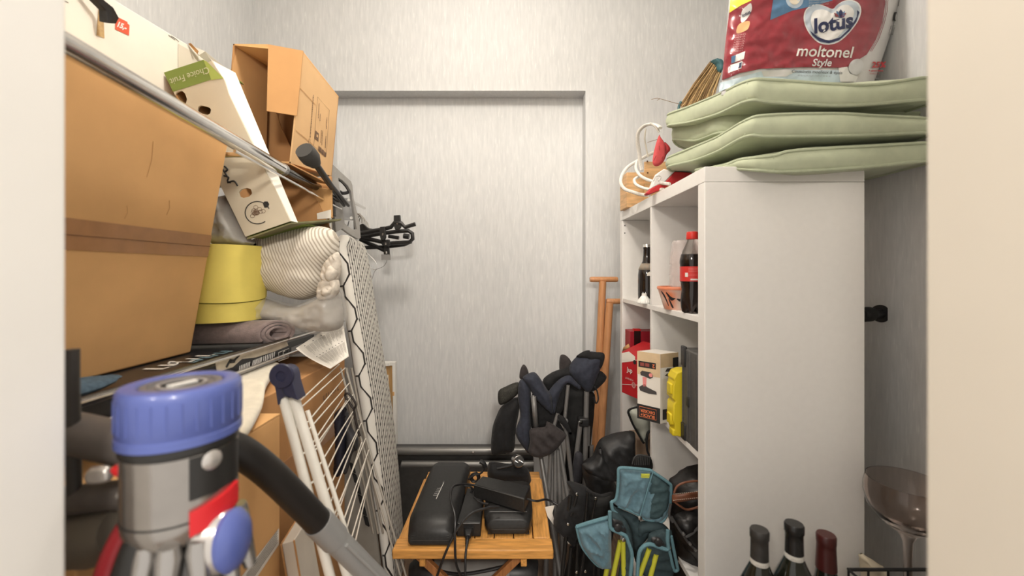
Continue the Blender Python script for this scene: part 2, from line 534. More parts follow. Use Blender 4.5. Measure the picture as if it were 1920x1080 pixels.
def bulb():
    p = Vector((U(1208, 566, 1.455).x, 1.455, Z1))
    t = thing('light_bulb', p, 'small white spotlight bulb lying before the beer bottle', 'light bulb')
    MB().lathe([(.0, .0), (.024, .0), (.0255, .003), (.022, .013), (.014, .022), (.010, .028), (.0, .028)], at(p)).build('reflector', mat('bulb_white', (.8, .8, .77), .3), t)
    MB().lathe([(.0, .028), (.0085, .028), (.0085, .036), (.0, .036)], at(p)).build('base', WHITEPL, t)
    for dx in (-.0045, .0045):
        MB().lathe([(.002, .036), (.002, .041), (0, .0415)], at(p + Vector((dx, 0, 0))), 8).build('pin', CHROME, t)
    for k in range(7):
        a = -PI * .95 + k * .3
        MB().tube([p + Vector((math.cos(a) * .0262, math.sin(a) * .0262, .0055)), p + Vector((math.cos(a) * .0165, math.sin(a) * .0165, .0205))], .0011, 6).build('fin', WHITEPL, t)
bulb()
def cola():
    x, y = 0.492, 1.118
    t = thing('cola_bottle', (x, y, Z1), 'plastic cola bottle with red cap and red label on the upper shelf', 'bottle')
    M = at((x, y, Z1))
    prof = [(.0, .004), (.020, .0), (.027, .004), (.0295, .016), (.0305, .035), (.029, .05), (.0275, .062), (.029, .076), (.031, .086), (.031, .128), (.0325, .134), (.0325, .146), (.0285, .160), (.021, .178), (.015, .192), (.0125, .200), (.0125, .206)]
    liq = MB(); vs = MB()
    def petal(prof, sh):
        out = MB(); seg = 40; V = []; Fc = []
        for r, z in prof:
            for k in range(seg):
                a = 2 * PI * k / seg
                g = 0.0
                if z < .04: g = (.04 - z) / .04 * (0.5 + 0.5 * math.cos(5 * a + 1.0))
                rr = max(0, r * (1 - .28 * g) - sh)
                V.append(M @ Vector((rr * math.cos(a), rr * math.sin(a), z + .010 * g * (1 if z < .02 else .3))))
        for i in range(len(prof) - 1):
            for k in range(seg):
                Fc.append((i * seg + k, i * seg + (k + 1) % seg, (i + 1) * seg + (k + 1) % seg, (i + 1) * seg + k))
        Fc.append(tuple(range((len(prof) - 1) * seg, len(prof) * seg)))
        return out.add(V, Fc)
    petal(prof, 0).build('bottle_body', PETC, t)
    petal([q for q in prof if q[1] <= .16] + [(.0, .161)], .0012).build('cola_fill', COLA, t)
    MB().lathe([(.0, .201), (.0150, .201), (.0155, .203), (.0148, .219), (.0135, .2215), (.0, .222)], M, 36).build('screw_cap', mat('cola_red', (.62, .03, .02), .4), t)
    lab = mat('cola_label', (.60, .035, .03), .4, var=.08, vscale=60)
    L = MB().lathe([(.0316, .087), (.0316, .127)], M, 36, close=False).build('label', lab, t)
    def S(u, z): # angle along the label, height
        return Vector((x + .0320 * math.sin(u), y - .0320 * math.cos(u), Z1 + z))
    MB().grid(lambda a, b: S(-.55 + 1.3 * a, .090 + .004 * b), 14, 1).build('white_band', INKW, L)
    MB().grid(lambda a, b: S(-1.0 + .25 * a, .099 + .011 * b), 3, 2).build('code_panel', INKW, L)
    for k, zz in enumerate((.122, .118, .114, .104)):
        place_text('|26', lambda a, b, zz=zz: S(.1 + a * .0052 / .032 * .7, zz + b * .0035), mat('pale_red', (.75, .35, .30), .5), L)
cola()
def bowl():
    x, y = 0.499, 1.235
    t = thing('snack_bowl', (x, y, Z1), 'orange and white patterned bowl with black strokes beside the cola bottle', 'bowl')
    M = at((x, y, Z1))
    org = mat('bowl_print', (.72, .23, .11), .4, var=.05, vscale=22, col2=(.78, .66, .58), detail=0.0)
    MB().lathe([(.0, .001), (.037, 0), (.039, .004), (.0555, .058), (.0565, .066), (.0545, .066), (.053, .058), (.037, .006), (.0, .005)], M, 40).build('bowl_body', org, t)
    MB().lathe([(.0552, .0590), (.0580, .0600), (.0590, .0655), (.0575, .0690), (.0545, .068)], M, 40, close=False).build('rim', mat('bowl_rim', (.74, .25, .13), .4), t)
    def S(a, z, e=.0006):
        r = .039 + (.0555 - .039) * (z - .004) / .054 + e
        return Vector((x + r * math.sin(a), y - r * math.cos(a), Z1 + z))
    for cpt in ([(-1.35, .055), (-1.15, .038), (-1.0, .012)], [(-1.0, .052), (-.75, .034), (-.5, .034)], [(-.42, .034), (-.2, .03), (.1, .036), (.3, .031)], [(-.9, .034), (-.78, .016), (-.66, .006)], [(-.1, .056), (0, .052), (.1, .056)]):
        P = catmull([(a, b, 0) for a, b in cpt], 6)
        mb = MB(); n = len(P) - 1
        mb.grid(lambda u, v: S(P[int(round(u * n))].x + (v - .5) * .05, P[int(round(u * n))].y + (v - .5) * .010 * math.sin(PI * max(.08, min(.92, u)))), n, 2)
        mb.build('painted_stroke', mat('bowl_black', (.02, .02, .025), .45), t)
bowl()
def cups():
    x, y = 0.530, 1.285
    t = thing('cup_stack', (x, y, Z1), 'tower of clear ribbed plastic cups turned upside down behind the bowl', 'cups')
    for k in range(5):
        z = Z1 + k * .034
        mb = MB(); seg = 36
        prof = [(.0370 - .0006 * k, 0), (.0345 - .0006 * k, .03), (.031 - .0006 * k, .062), (.029 - .0006 * k, .070), (.024, .074), (.0, .0745)]
        V = []; Fc = []
        for r, zz in prof:
            for i in range(seg):
                a = 2 * PI * i / seg; rr = r * (1 + .012 * (-1) ** i)
                V.append(Vector((x + rr * math.cos(a), y + rr * math.sin(a), z + zz)))
        for j in range(len(prof) - 1):
            for i in range(seg):
                Fc.append((j * seg + i, j * seg + (i + 1) % seg, (j + 1) * seg + (i + 1) % seg, (j + 1) * seg + i))
        mb.add(V, Fc).build('cup', mat('cup_clear', (.85, .74, .71), .15, alpha=.33, spec=1.0, bump=.6, bscale=240, bdist=.002), t)
cups()
REDC = mat('red_card', (.46, .015, .02), .45, var=.06, vscale=30)
def red_boxes():
    x0, y0 = U(1172, 0, 1.50).x, 1.50
    t = thing('beer_carton', (.47, 1.5, Z2), 'red six-pack carton with torn flap and white lettering on the middle shelf', 'carton')
    A = U(1166, 0, 1.56); B = U(1199, 0, 1.46); C = U(1216, 0, 1.56)
    def q(p, z): return Vector((p[0], p[1], z))
    zb, zt = Z2, Z2 + .185
    a = (A.x, 1.56); b = (U(1198, 0, 1.47).x, 1.47); c = (b[0] + .10, 1.53); d = (a[0] + .10, 1.62)
    MB().hexa([q(a, zb), q(b, zb), q(c, zb), q(d, zb), q(a, zt - .03), q(b, zt - .045), q(c, zt), q(d, zt)]).build('carton_body', REDC, t, bevel=.001)
    n = Vector((b[0] - a[0], b[1] - a[1], 0)).normalized()
    nn = Vector((n.y, -n.x, 0)); nn = nn if nn.y < 0 else -nn
    def S(u, z): return q(a, 0) + Vector((b[0] - a[0], b[1] - a[1], 0)) * u + Vector((0, 0, z)) + nn * .0012
    mb = MB(); mb.add([S(.0, zt - .072), S(.8, zt - .05), S(.8, zt - .034), S(.45, zt - .022), S(.02, zt - .035)], [(0, 1, 2, 3, 4)]); mb.build('torn_flap', WHITECARD, t)
    mb = MB(); mb.add([S(.05, zt - .028), S(.50, zt - .006), S(.42, zt + .006), S(.12, zt - .012)], [(0, 1, 2, 3)]); mb.build('torn_edge', CARD2, t, solid=.002)
    frame_text('Jup', S(.50, zb + .095), n, (0, 0, 1), .024, INKW, t, lift=0.0012, bold=.02)
    frame_text('|8', S(.5, zb + .062), n, (0, 0, 1), .011, INKW, t, lift=0.0012)
    for k, zz in enumerate((.03, .12)):
        mb = MB(); mb.add([S(.0, zb + zz), S(.95, zb + zz + .02), S(.95, zb + zz + .022), S(.0, zb + zz + .002)], [(0, 1, 2, 3)]); mb.build('print_line', INKW, t)
    mb = MB(); mb.lathe([(.011, 0), (.011, .0005), (.0085, .0005), (.0085, 0)], at(S(.72, zb + .045), nn), 20); mb.build('round_seal', mat('pale_red2', (.70, .30, .28), .5), t)
    mb = MB(); mb.lathe([(.008, 0), (.008, .0006)], at(S(.78, zt - .055), nn), 14); mb.build('emblem', INK, t)
    t2 = thing('wine_gift_box', (.52, 1.62, Z2), 'taller red gift box with dark window behind the red carton', 'box')
    xx = U(1184, 0, 1.62).x
    MB().box((xx, 1.64, Z2), (xx + .12, 1.71, Z2 + .22)).build('box_body', mat('wine_red_card', (.33, .012, .025), .4, var=.05, vscale=20), t2, bevel=.001)
    MB().box((xx + .016, 1.638, Z2 + .03), (xx + .042, 1.640, Z2 + .222)).build('dark_window', mat('dark_window', (.02, .008, .008), .15), t2)
    MB().box((xx + .016, 1.637, Z2 + .222), (xx + .042, 1.66, Z2 + .230)).build('red_cap', RED, t2)
red_boxes()
def drill_box():
    t = thing('drill_box', (.46, 1.28, Z2), 'upside-down cordless drill box with black and orange printing on the middle shelf', 'box')
    C = Vector((U(1238, 0, 1.235).x, 1.235, 0)); L = Vector((U(1195, 0, 1.285).x, 1.285, 0))
    ex = (C - L); R = C + Vector((.066, .030, 0)); B = L + (R - C)
    zb, zt = Z2, U(1238, 664, 1.235).z
    up = Vector((0, 0, 1))
    MB().hexa([L + up * zb, C + up * zb, R + up * zb, B + up * zb, L + up * zt, C + up * zt, R + up * zt, B + up * zt]).build('box_body', [mat('box_white', (.72, .68, .62), .5, var=.02)], t, bevel=.0008)
    H = zt - zb
    nl = Vector((ex.y, -ex.x, 0)).normalized(); nl = nl if nl.y < 0 else -nl
    er = R - C; nr = Vector((er.y, -er.x, 0)).normalized(); nr = nr if nr.y < 0 else -nr
    def SL(u, v, e=.0008): return L + ex * u + up * (zb + H * v) + nl * e
    def SR(u, v, e=.0008): return C + er * u + up * (zb + H * v) + nr * e
    def rect(S, u0, v0, u1, v1, name, m, e=.0008, seg=1):
        MB().grid(lambda a, b: S(u0 + (u1 - u0) * a, v0 + (v1 - v0) * b, e), seg, seg).build(name, m, t)
    ORA = mat('print_orange', (.75, .20, .08), .5); KRAFT = mat('print_kraft', (.60, .45, .28), .6, var=.08, vscale=40)
    rect(SL, 0, .66, 1, 1, 'kraft_print', KRAFT); rect(SR, 0, .80, 1, 1, 'kraft_print', KRAFT)
    rect(SL, 0, 0, 1, .22, 'black_band', INK)
    rect(SL, .06, .77, .82, .86, 'black_panel', INK, .0012)
    for k in range(2): rect(SL, .14 + k * .22, .79, .32 + k * .22, .84, 'panel_cell', mat('dark_red_print', (.25, .06, .05), .5), .0016)
    ux = -ex.normalized(); uy = -up
    frame_text('2', SL(.73, .815), ux, uy, .016, ORA, t, lift=.0018, bold=.03)
    frame_text('BLACK+', SL(.47, .075), ux, uy, .0125, ORA, t, lift=.0015, bold=.02)
    frame_text('DECKER', SL(.47, .135), ux, uy, .0125, ORA, t, lift=.0015, bold=.02)
    ring = [(.1, .04), (.84, .04), (.84, .185), (.1, .185)]
    MB().tube([SL(u, v, .001) for u, v in ring], .0006, 6, closed=True).build('logo_frame', ORA, t)
    # printed drill, flat ink
    def ink(pts, name, m, S=SL, e=.0012):
        mb = MB(); mb.add([S(u, v, e) for u, v in pts], [tuple(range(len(pts)))]); mb.build(name, m, t)
    DK = mat('drill_ink', (.06, .055, .055), .5); PK = mat('drill_ink_pink', (.72, .25, .24), .5)
    ink([(.14, .69), (.22, .72), (.6, .715), (.70, .68), (.68, .64), (.56, .62), (.34, .64), (.16, .65)], 'printed_motor', DK)
    ink([(.24, .63), (.42, .63), (.40, .50), (.26, .49)], 'printed_grip', PK)
    ink([(.08, .47), (.20, .50), (.34, .53), (.44, .49), (.84, .45), (.86, .41), (.50, .40), (.14, .42)], 'printed_battery', DK)
    mb = MB(); mb.lathe([(.006, 0), (.006, .0004)], at(SL(.60, .675, .0012), nl), 14); mb.build('printed_ring', PK, t)
    rect(SR, .05, .64, .72, .80, 'white_window', mat('print_white', (.78, .76, .72), .5), .0012)
    ink([(.25, .74), (.35, .785), (.6, .78), (.66, .745), (.45, .735)], 'printed_bit', DK, SR, .0016)
    ink([(.22, .685), (.4, .715), (.6, .69), (.42, .665)], 'printed_bit', DK, SR, .0016)
    rect(SR, .68, .79, 1, .93, 'black_panel', INK, .0012)
    rect(SR, .12, .05, .56, .20, 'black_panel', INK, .0012)
    frame_text('2', SR(.38, .125), -er.normalized(), uy, .022, ORA, t, lift=.0018, bold=.04)
    mb = MB(); mb.lathe([(.010, 0), (.010, .0004)], at(SR(.82, .30, .0012), nr), 18); mb.build('printed_disc', mat('print_brown', (.12, .04, .025), .5), t)
drill_box()
def yellow_case():
    t = thing('yellow_case', (.5, 1.165, Z2), 'bright yellow plastic tool case wedged beside the dark grey case', 'case')
    YEL = mat('yellow_plastic', (.66, .52, .02), .4, var=.03, vscale=40)
    y0, y1 = 1.137, 1.185
    prof = [(0.462, .0), (.452, .02), (.452, .035), (.447, .045), (.449, .09), (.455, .098), (.447, .105), (.448, .140), (.452, .155), (.449, .160), (.458, .178), (.475, .184), (.60, .184), (.60, 0)]
    MB().prism([(x, y0, Z2 + z) for x, z in prof], (0, y1 - y0, 0)).build('case_shell', YEL, t, bevel=.004, seg=3)
    for z in (.03, .115):
        MB().box((.443, y0 + .008, Z2 + z), (.456, y1 - .010, Z2 + z + .030)).build('latch', YEL, t, bevel=.003)
    MB().box((.447, y0 + .002, Z2 + .001), (.47, y0 + .03, Z2 + .02)).build('foot', YEL, t, bevel=.003)
yellow_case()
def grey_case():
    t = thing('grey_case', (.55, 1.08, Z2), 'dark grey flat tool case standing upright against the inner side of the unit', 'case')
    GC = mat('case_grey', (.085, .082, .078), .5, var=.12, vscale=80, bump=.1, bscale=700)
    MB().box((.4705, 1.040, Z2), (.76, 1.087, Z2 + .250)).build('case_half', GC, t, bevel=.004)
    MB().box((.4705, 1.0885, Z2), (.76, 1.131, Z2 + .250)).build('case_half', GC, t, bevel=.004)
    MB().box((.466, 1.108, Z2 + .20), (.4745, 1.134, Z2 + .256)).build('corner_guard', BLACK, t, bevel=.003)
    MB().box((.466, 1.108, Z2), (.4745, 1.134, Z2 + .045)).build('corner_guard', BLACK, t, bevel=.003)
    for y in (1.046, 1.094):
        MB().tube([(.470, y, Z2 + .01), (.470, y, Z2 + .24)], .0022, 6).build('rib', GC, t)
        MB().tube([(.470, y + .033, Z2 + .01), (.470, y + .033, Z2 + .24)], .0022, 6).build('rib', GC, t)
    MB().box((.465, 1.079, Z2 + .10), (.472, 1.096, Z2 + .125)).build('latch', BLACK, t, bevel=.002)
grey_case()
def lower_cells():
    c = crop(880, 620, 3.858)
    t = thing('sage_pouch', (.55, 1.6, Z3 + .1), 'pale sage pouch with black zip edge hanging out of the lower compartment', 'pouch')
    puff('pouch_body', c([(1150, 575), (1215, 550), (1300, 640), (1310, 715), (1285, 760), (1262, 815), (1215, 720), (1175, 640)]), 1.50, .018, mat('pale_sage', (.44, .46, .40), .7, var=.05, vscale=50), t, step=5, R=12, fold=.012)
    px_tube('zip_edge', [(*q, 1.495) for q in c([(1148, 590), (1160, 570), (1215, 552)])], .004, BLACKM, t)
    px_tube('zip_edge', [(*q, 1.495) for q in c([(1148, 590), (1180, 670), (1235, 770), (1262, 815)])], .004, BLACKM, t)
    px_tube('strap', [(*q, 1.48) for q in c([(1310, 725), (1290, 740), (1282, 800), (1288, 870), (1305, 905)])], .008, BLACKF, t, flat=.5)
    t = thing('flip_flop', (.5, 1.40, .49), 'black ribbed rubber sandal sole above the teal folding stool', 'sandal')
    puff('sole', c([(1175, 960), (1190, 915), (1230, 895), (1310, 915), (1320, 1010), (1200, 1000)]), 1.34, .012, BLACKM, t, step=4, R=8, fold=0)
    for k in range(9):
        px_tube('sole_rib', [(*q, 1.325) for q in c([(1200 + k * 13, 922 - min(k, 4) * 3), (1196 + k * 13, 972)])], .0014, mat('rubber_grey', (.05, .05, .05), .6), t, sm=0)
    px_tube('sole_edge', [(*q, 1.325) for q in c([(1178, 965), (1195, 917), (1232, 898), (1312, 917)])], .0022, mat('rubber_grey', (.05, .05, .05), .6), t)
    t = thing('cork_block', (.5, 1.66, Z3), 'brown wooden block at the back of the lower compartment', 'block')
    MB().box((.49, 1.62, Z3), (.62, 1.72, Z3 + .145)).build('block_body', mat('brown_block', (.30, .21, .15), .8, var=.15, vscale=30), t, bevel=.004)
    c = crop(980, 800, 3.858)
    t = thing('black_handbag', (.52, 1.2, Z3 - .35), 'black leather bag with brown stitched strap in the lowest compartment', 'bag')
    LEA = mat('black_leather', (.012, .011, .011), .35, var=.3, vscale=60, bump=.3, bscale=120)
    puff('bag_body', c([(1050, 410), (1110, 345), (1190, 290), (1300, 270), (1400, 300), (1420, 700), (1420, 1200), (1100, 1200), (1085, 1000), (1070, 860), (1060, 640)]), 1.19, .05, LEA, t, step=9, R=30, fold=.03, fs=(.03, .02))
    puff('flap_fold', c([(1085, 660), (1200, 600), (1330, 620), (1340, 900), (1240, 960), (1130, 800)]), 1.135, .02, LEA, t, step=7, R=16, fold=.02, fs=(.05, .03), ang=.7)
    BRL = mat('brown_leather', (.15, .055, .028), .4, var=.2, vscale=40)
    def band(pts, wpx, name, m, Y=1.11):
        P = catmull([(a, b, 0) for a, b in pts], 8)
        n = len(P) - 1
        mb = MB(); mb.grid(lambda u, v: U(P[int(round(u * n))].x, P[int(round(u * n))].y + (v - .5) * wpx, Y - .014 * math.sin(PI * u) ), n, 3)
        return mb.build(name, m, t, solid=.003)
    s = band(c([(1082, 520), (1150, 515), (1230, 500), (1330, 490)]), 14, 'strap', BRL)
    px_tube('strap_loop', [(*q, 1.11) for q in c([(1095, 480), (1120, 430), (1190, 400), (1330, 390)])], .0028, BRL, t)
    px_tube('strap_loop', [(*q, 1.105) for q in c([(1100, 545), (1140, 575), (1200, 600), (1330, 560)])], .0028, BRL, t)
    for k in range(14):
        for dy in (488, 533):
            x = 1090 + k * 15
            yy = dy - k * 1.6
            px_tube('stitch', [(*q, 1.090) for q in c([(x, yy), (x + 8, yy - .8)])], .0006, mat('pale_thread', (.6, .5, .4), .7), s, sm=0, seg=4)
    for pts in ([(1075, 650), (1130, 740), (1200, 840), (1240, 880)], [(1180, 800), (1230, 770), (1270, 730)], [(1070, 560), (1060, 640), (1085, 690)]):
        px_tube('cord', [(*q, 1.10) for q in c(pts)], .0035, mat('grey_cord', (.05, .048, .048), .6), t)
    for q in c([(1160, 770), (1245, 885), (1205, 840)]):
        MB().lathe([(.0, 0), (.004, 0), (.004, .006), (0, .007)], at(U(q[0], q[1], 1.098), (0, -1, 0)), 10).build('buckle', STEEL, t)
lower_cells()

# ------------------------------------------------------------------ on top of the shelf unit
def cushion(rows, hidden, label, seed, sag=0.0):
    """rows: visible rim (x, y of top piping, y of bottom piping, depth); hidden: rim points out of sight as (X, Y, z top, z bottom)"""
    T = [U(a, b, d) for a, b, c, d in rows] + [Vector((x, y, zt)) for x, y, zt, zb in hidden]
    B = [U(a, c, d) for a, b, c, d in rows] + [Vector((x, y, zb)) for x, y, zt, zb in hidden]
    T = catmull(T, 5, True); B = catmull(B, 5, True)
    n = len(T)
    cT = sum(T, Vector()) / n; cB = sum(B, Vector()) / n
    t = thing('seat_cushion', Vector((cB.x, cB.y, min(p.z for p in B))), label, 'cushion', 'sage seat cushions piled on the shelf unit')
    mb = MB(); V = []; Fc = []
    rings = []
    def ring(fn):
        rings.append(len(V))
        for i in range(n): V.append(fn(i))
    fr = [0.12, .4, .7, .88]
    for f in fr: ring(lambda i: cT.lerp(T[i], f) + Vector((0, 0, .016 * (1 - f ** 2.2) + .004 * ridge(T[i].x * 9, T[i].y * 9, seed + f) * (1 - f))))
    ring(lambda i: T[i])
    for s in (.18, .5, .82):
        def side(i, s=s):
            p = T[i].lerp(B[i], s)
            d = (p - cT.lerp(cB, s)); d.z = 0
            w = .006 * math.sin(PI * s) + .0045 * ridge(p.x * 16, p.y * 16, p.z * 30 + seed) * math.sin(PI * s)
            return p + d.normalized() * w
        ring(side)
    ring(lambda i: B[i])
    for f in reversed(fr): ring(lambda i: cB.lerp(B[i], f) - Vector((0, 0, .010 * (1 - f ** 2.2))))
    for a, b in zip(rings, rings[1:]):
        for i in range(n):
            Fc.append((a + i, a + (i + 1) % n, b + (i + 1) % n, b + i))
    Fc.append(tuple(range(n))); Fc.append(tuple(reversed(range(rings[-1], rings[-1] + n))))
    mb.add(V, Fc).build('cover', SAGE, t, smooth=70)
    for R in (T, B):
        MB().tube(R, .0042, 7, closed=True).build('piping', SAGEP, t)
    k = 5 * [i for i, r in enumerate(rows) if len(r) and abs(r[0] - rows[CORNER][0]) < 1e-6][0]
    MB().tube([T[k].lerp(B[k], s) + (T[k] - cT).normalized() * .003 for s in (.05, .3, .6, .95)], .0016, 6).build('corner_seam', SAGEP, t)
    return t
CORNER = 3
cushion([(1252, 216, 236, 1.36), (1292, 200, 229, 1.28), (1345, 178, 214, 1.13), (1402, 152, 189, .985), (1445, 150, 192, .965), (1560, 158, 198, .955), (1640, 159, 195, .955), (1738, 146, 188, .955)],
        [(.985, 1.0, 1.66, 1.61), (.98, 1.36, 1.70, 1.66), (.62, 1.40, 1.74, 1.70)], 'topmost sage green seat cushion, the one under the toilet paper pack', 1)
cushion([(1262, 241, 262, 1.40), (1300, 230, 264, 1.31), (1325, 222, 257, 1.24), (1349, 215, 249, 1.16), (1400, 214, 249, 1.10), (1560, 212, 246, 1.05), (1700, 212, 240, 1.03), (1760, 214, 240, 1.02)],
        [(.99, 1.06, 1.59, 1.56), (.98, 1.36, 1.64, 1.60), (.64, 1.42, 1.68, 1.63)], 'second sage cushion from the top, mostly hidden with its corner showing near the rope', 2)
cushion([(1252, 297, 314, 1.28), (1300, 276, 301, 1.20), (1345, 257, 284, 1.10), (1398, 226, 256, .985), (1440, 216, 256, .965), (1560, 213, 255, .955), (1640, 217, 253, .955), (1738, 223, 249, .955)],
        [(.99, 1.0, 1.57, 1.535), (.98, 1.32, 1.585, 1.54), (.60, 1.36, 1.60, 1.54)], 'third sage cushion from the top, sloping down toward the red and white bag', 3)
cushion([(1352, 312, 319, 1.04), (1385, 300, 317, 1.0), (1415, 296, 319, .965), (1452, 292, 322, .955), (1480, 284, 322, .953), (1560, 278, 318, .953), (1640, 274, 312, .953), (1738, 268, 302, .953)],
        [(.99, 1.0, 1.52, 1.47), (.98, 1.25, 1.53, 1.48), (.58, 1.25, 1.52, 1.478)], 'lowest sage cushion, drooping over the front edge of the shelf unit', 4)

def paper_pack():
    t = thing('toilet_paper_pack', (.78, 1.15, 1.69), 'red and white plastic pack of toilet paper with a heart logo', 'toilet paper')
    PK = mat('pack_white', (.60, .59, .58), .22, var=.03, vscale=20, bump=.22, bscale=25, bdist=.003)
    BLx, BRx = (1352, 188), (1640, 155)
    def edge(py):      # left and right silhouettes of the pack
        return 1367 - py * .085, 1692 - py * .345
    def hfun(px, py):
        l, r = edge(py)
        u = max(0, min(1, (px - l) / (r - l)))
        b = max(0, min(1, (185 - py) / 60.0))
        h = .052 * (1 - (2 * u - 1) ** 4) ** .6 * (.55 + .45 * b ** .7)
        h += .0055 * ridge(px * .020 + py * .010, py * .045, 3.3) * (.4 + .6 * (1 - u)) + .0028 * ridge(px * .06, py * .05 + px * .03, 8.1)
        return h
    Y0 = 1.10
    def S0(px, py): return U(px, py, Y0 - hfun(px, py))
    def SS(k):
        return lambda px, py: U(px, py, Y0 - hfun(px, py) - .0022 - .0007 * k)
    nu, nv = 56, 60
    mb = MB()
    def bottom(px): return 178 + (px - 1352) * (10 / 290.0)
    def fr(u, v):
        py = -235 + (1 - v) * 0 + (v) * 0
        py = -235 * v + (1 - v) * 190
        l, r = edge(py)
        px = l + (r - l) * u
        if v < .12: py = py + (bottom(px) - 190) * (1 - v / .12)
        l, r = edge(py); px = l + (r - l) * u
        return S0(px, py)
    front = [[fr(i / nu, j / nv) for i in range(nu + 1)] for j in range(nv + 1)]
    V = [p for row in front for p in row]
    back = [[Vector((.735 + (p.x - .60) * .55, 1.27 + (1.10 - p.y) * .5, p.z + .012)) for p in row] for row in front]
    o = len(V)
    V += [p for row in back for p in row]
    W = nu + 1
    Fc = []
    for j in range(nv):
        for i in range(nu):
            a = j * W + i
            Fc.append((a, a + 1, a + W + 1, a + W)); Fc.append((o + a, o + a + W, o + a + W + 1, o + a + 1))
    for j in range(nv):
        a = j * W; Fc.append((a, a + W, o + a + W, o + a)); a = j * W + nu; Fc.append((a, o + a, o + a + W, a + W))
    for i in range(nu):
        Fc.append((i, o + i, o + i + 1, i + 1)); a = nv * W + i; Fc.append((a, a + 1, o + a + 1, o + a))
    body = mb.add(V, Fc).build('wrapper', PK, t, smooth=60)
    RD = mat('pack_red', (.25, .022, .034), .22, var=.22, vscale=14, bump=.25, bscale=22, bdist=.004, coat=.4)
    c = crop(1340, 0, 4.8)
    patch('red_print', c([(160, -60), (1540, -60), (1535, 40), (1510, 200), (1450, 360), (1370, 490), (1290, 540), (1200, 600), (1130, 610), (800, 605), (420, 618), (220, 660), (66, 722), (92, 420), (130, 110)]), SS(1), RD, t, step=5)
    patch('blue_band', c([(36, 830), (45, 745), (250, 690), (420, 640), (620, 630), (1120, 630), (1140, 740), (700, 740), (430, 705), (280, 720)]), SS(1), mat('pack_pale_blue', (.50, .60, .66), .25, var=.12, vscale=25), t, step=5)
    patch('white_cloud', c([(420, 640), (640, 625), (740, 640), (640, 690), (440, 690)]), SS(2), PK, t, step=5)
    patch('yellow_corner', c([(132, 115), (145, -60), (330, -60), (330, 5), (240, 45)]), SS(2), mat('pack_yellow', (.72, .62, .06), .3), t, step=5)
    BL = mat('pack_blue', (.085, .19, .33), .3, var=.1, vscale=30)
    patch('blue_banner', c([(500, 180), (535, -60), (1080, -60), (1060, 5), (900, 50), (700, 95)]), SS(2), BL, t, step=5)
    ring = [(720 + 80 * math.cos(a), -10 + 85 * math.sin(a)) for a in [2 * PI * k / 24 for k in range(24)]]
    patch('round_badge', c(ring), SS(3), mat('pack_badge', (.42, .50, .58), .4), t, step=5)
    ring = [(720 + 48 * math.cos(a), -10 + 52 * math.sin(a)) for a in [2 * PI * k / 24 for k in range(24)]]
    patch('badge_roll', c(ring), SS(4), mat('pack_cream', (.62, .56, .45), .4), t, step=5)
    for k in range(3): px_text('|22', *c([(940, 0 + k * 20)])[0], 3.2, SS(3), INKW, t, ang=.08)
    heart = [(1060, 85), (1100, 50), (1160, 15), (1230, 8), (1290, 40), (1308, 105), (1280, 190), (1210, 285), (1120, 365), (1030, 392), (940, 375), (870, 310), (825, 230), (812, 150), (835, 85), (900, 45), (980, 55)]
    cx_, cy_ = 1060, 190
    HG = mat('logo_silver', (.46, .52, .58), .3); HN = mat('logo_navy', (.02, .028, .085), .35); HW = mat('logo_white', (.74, .73, .71), .3)
    big = [(cx_ + (a - cx_) * 1.045, cy_ + (b - cy_) * 1.045) for a, b in heart]
    patch('logo_outline', c(big), SS(2), HW, t, step=4, smooth_out=True)
    patch('logo_heart', c(heart), SS(3), HG, t, step=4, smooth_out=True)
    patch('logo_shade', c([(858, 275), (930, 335), (1030, 366), (1130, 335), (1220, 250), (1280, 150), (1285, 90), (1303, 110), (1276, 195), (1208, 285), (1118, 363), (1030, 390), (942, 372), (880, 318)]), SS(4), HN, t, step=4)
    patch('logo_field', c([(1062, 118), (1130, 55), (1200, 45), (1252, 95), (1240, 165), (1165, 270), (1090, 345), (1000, 358), (920, 315), (875, 235), (868, 150), (905, 95), (975, 85), (1020, 100)]), SS(5), HW, t, step=4, smooth_out=True)
    px_text('lotus', *c([(1062, 215)])[0], 38, SS(7), HN, t, ang=.17, bold=.035, shear=.15)
    for pts, m in (([(1072, 115), (1090, 150), (1125, 155), (1110, 125)], RD), ([(1185, 115), (1165, 155), (1130, 155), (1150, 125)], RD), ([(1135, 82), (1155, 110), (1150, 160), (1125, 160), (1115, 110)], HN), ([(1095, 95), (1112, 105), (1125, 160), (1100, 145)], BL), ([(1170, 95), (1158, 108), (1145, 160), (1170, 145)], BL)):
        patch('lotus_petal', c(pts), SS(8), m, t, step=3)
    px_text('moltonel', *c([(985, 468)])[0], 30, SS(3), INKW, t, ang=-.035, bold=.012, shear=.22, sx=.98)
    px_text('Style', *c([(960, 566)])[0], 19, SS(3), mat('style_silver', (.62, .60, .60), .3), t, ang=-.01, bold=.02, shear=.3)
    px_text('Coussinets moelleux & épais', *c([(920, 648)])[0], 8.2, SS(3), mat('grey_ink', (.12, .13, .14), .5), t, ang=-.03, shear=.2, bold=.006)
    px_text('|22', *c([(905, 680)])[0], 5.4, SS(3), mat('grey_ink2', (.3, .33, .35), .5), t, ang=-.02, shear=.2)
    # small marks down the left side
    sm = [(235, 150), (250, 90), (285, 55), (325, 30), (335, 80), (310, 140), (270, 190), (240, 200)]
    patch('small_logo', c(sm), SS(2), HW, t, step=4, smooth_out=True)
    px_text('lotus', *c([(283, 125)])[0], 9, SS(4), HN, t, ang=.5, bold=.02, shear=.1)
    patch('orange_tab', c([(200, 300), (205, 240), (240, 205), (312, 190), (305, 250), (270, 280)]), SS(2), mat('pack_orange', (.70, .38, .18), .4), t, step=4, smooth_out=True)
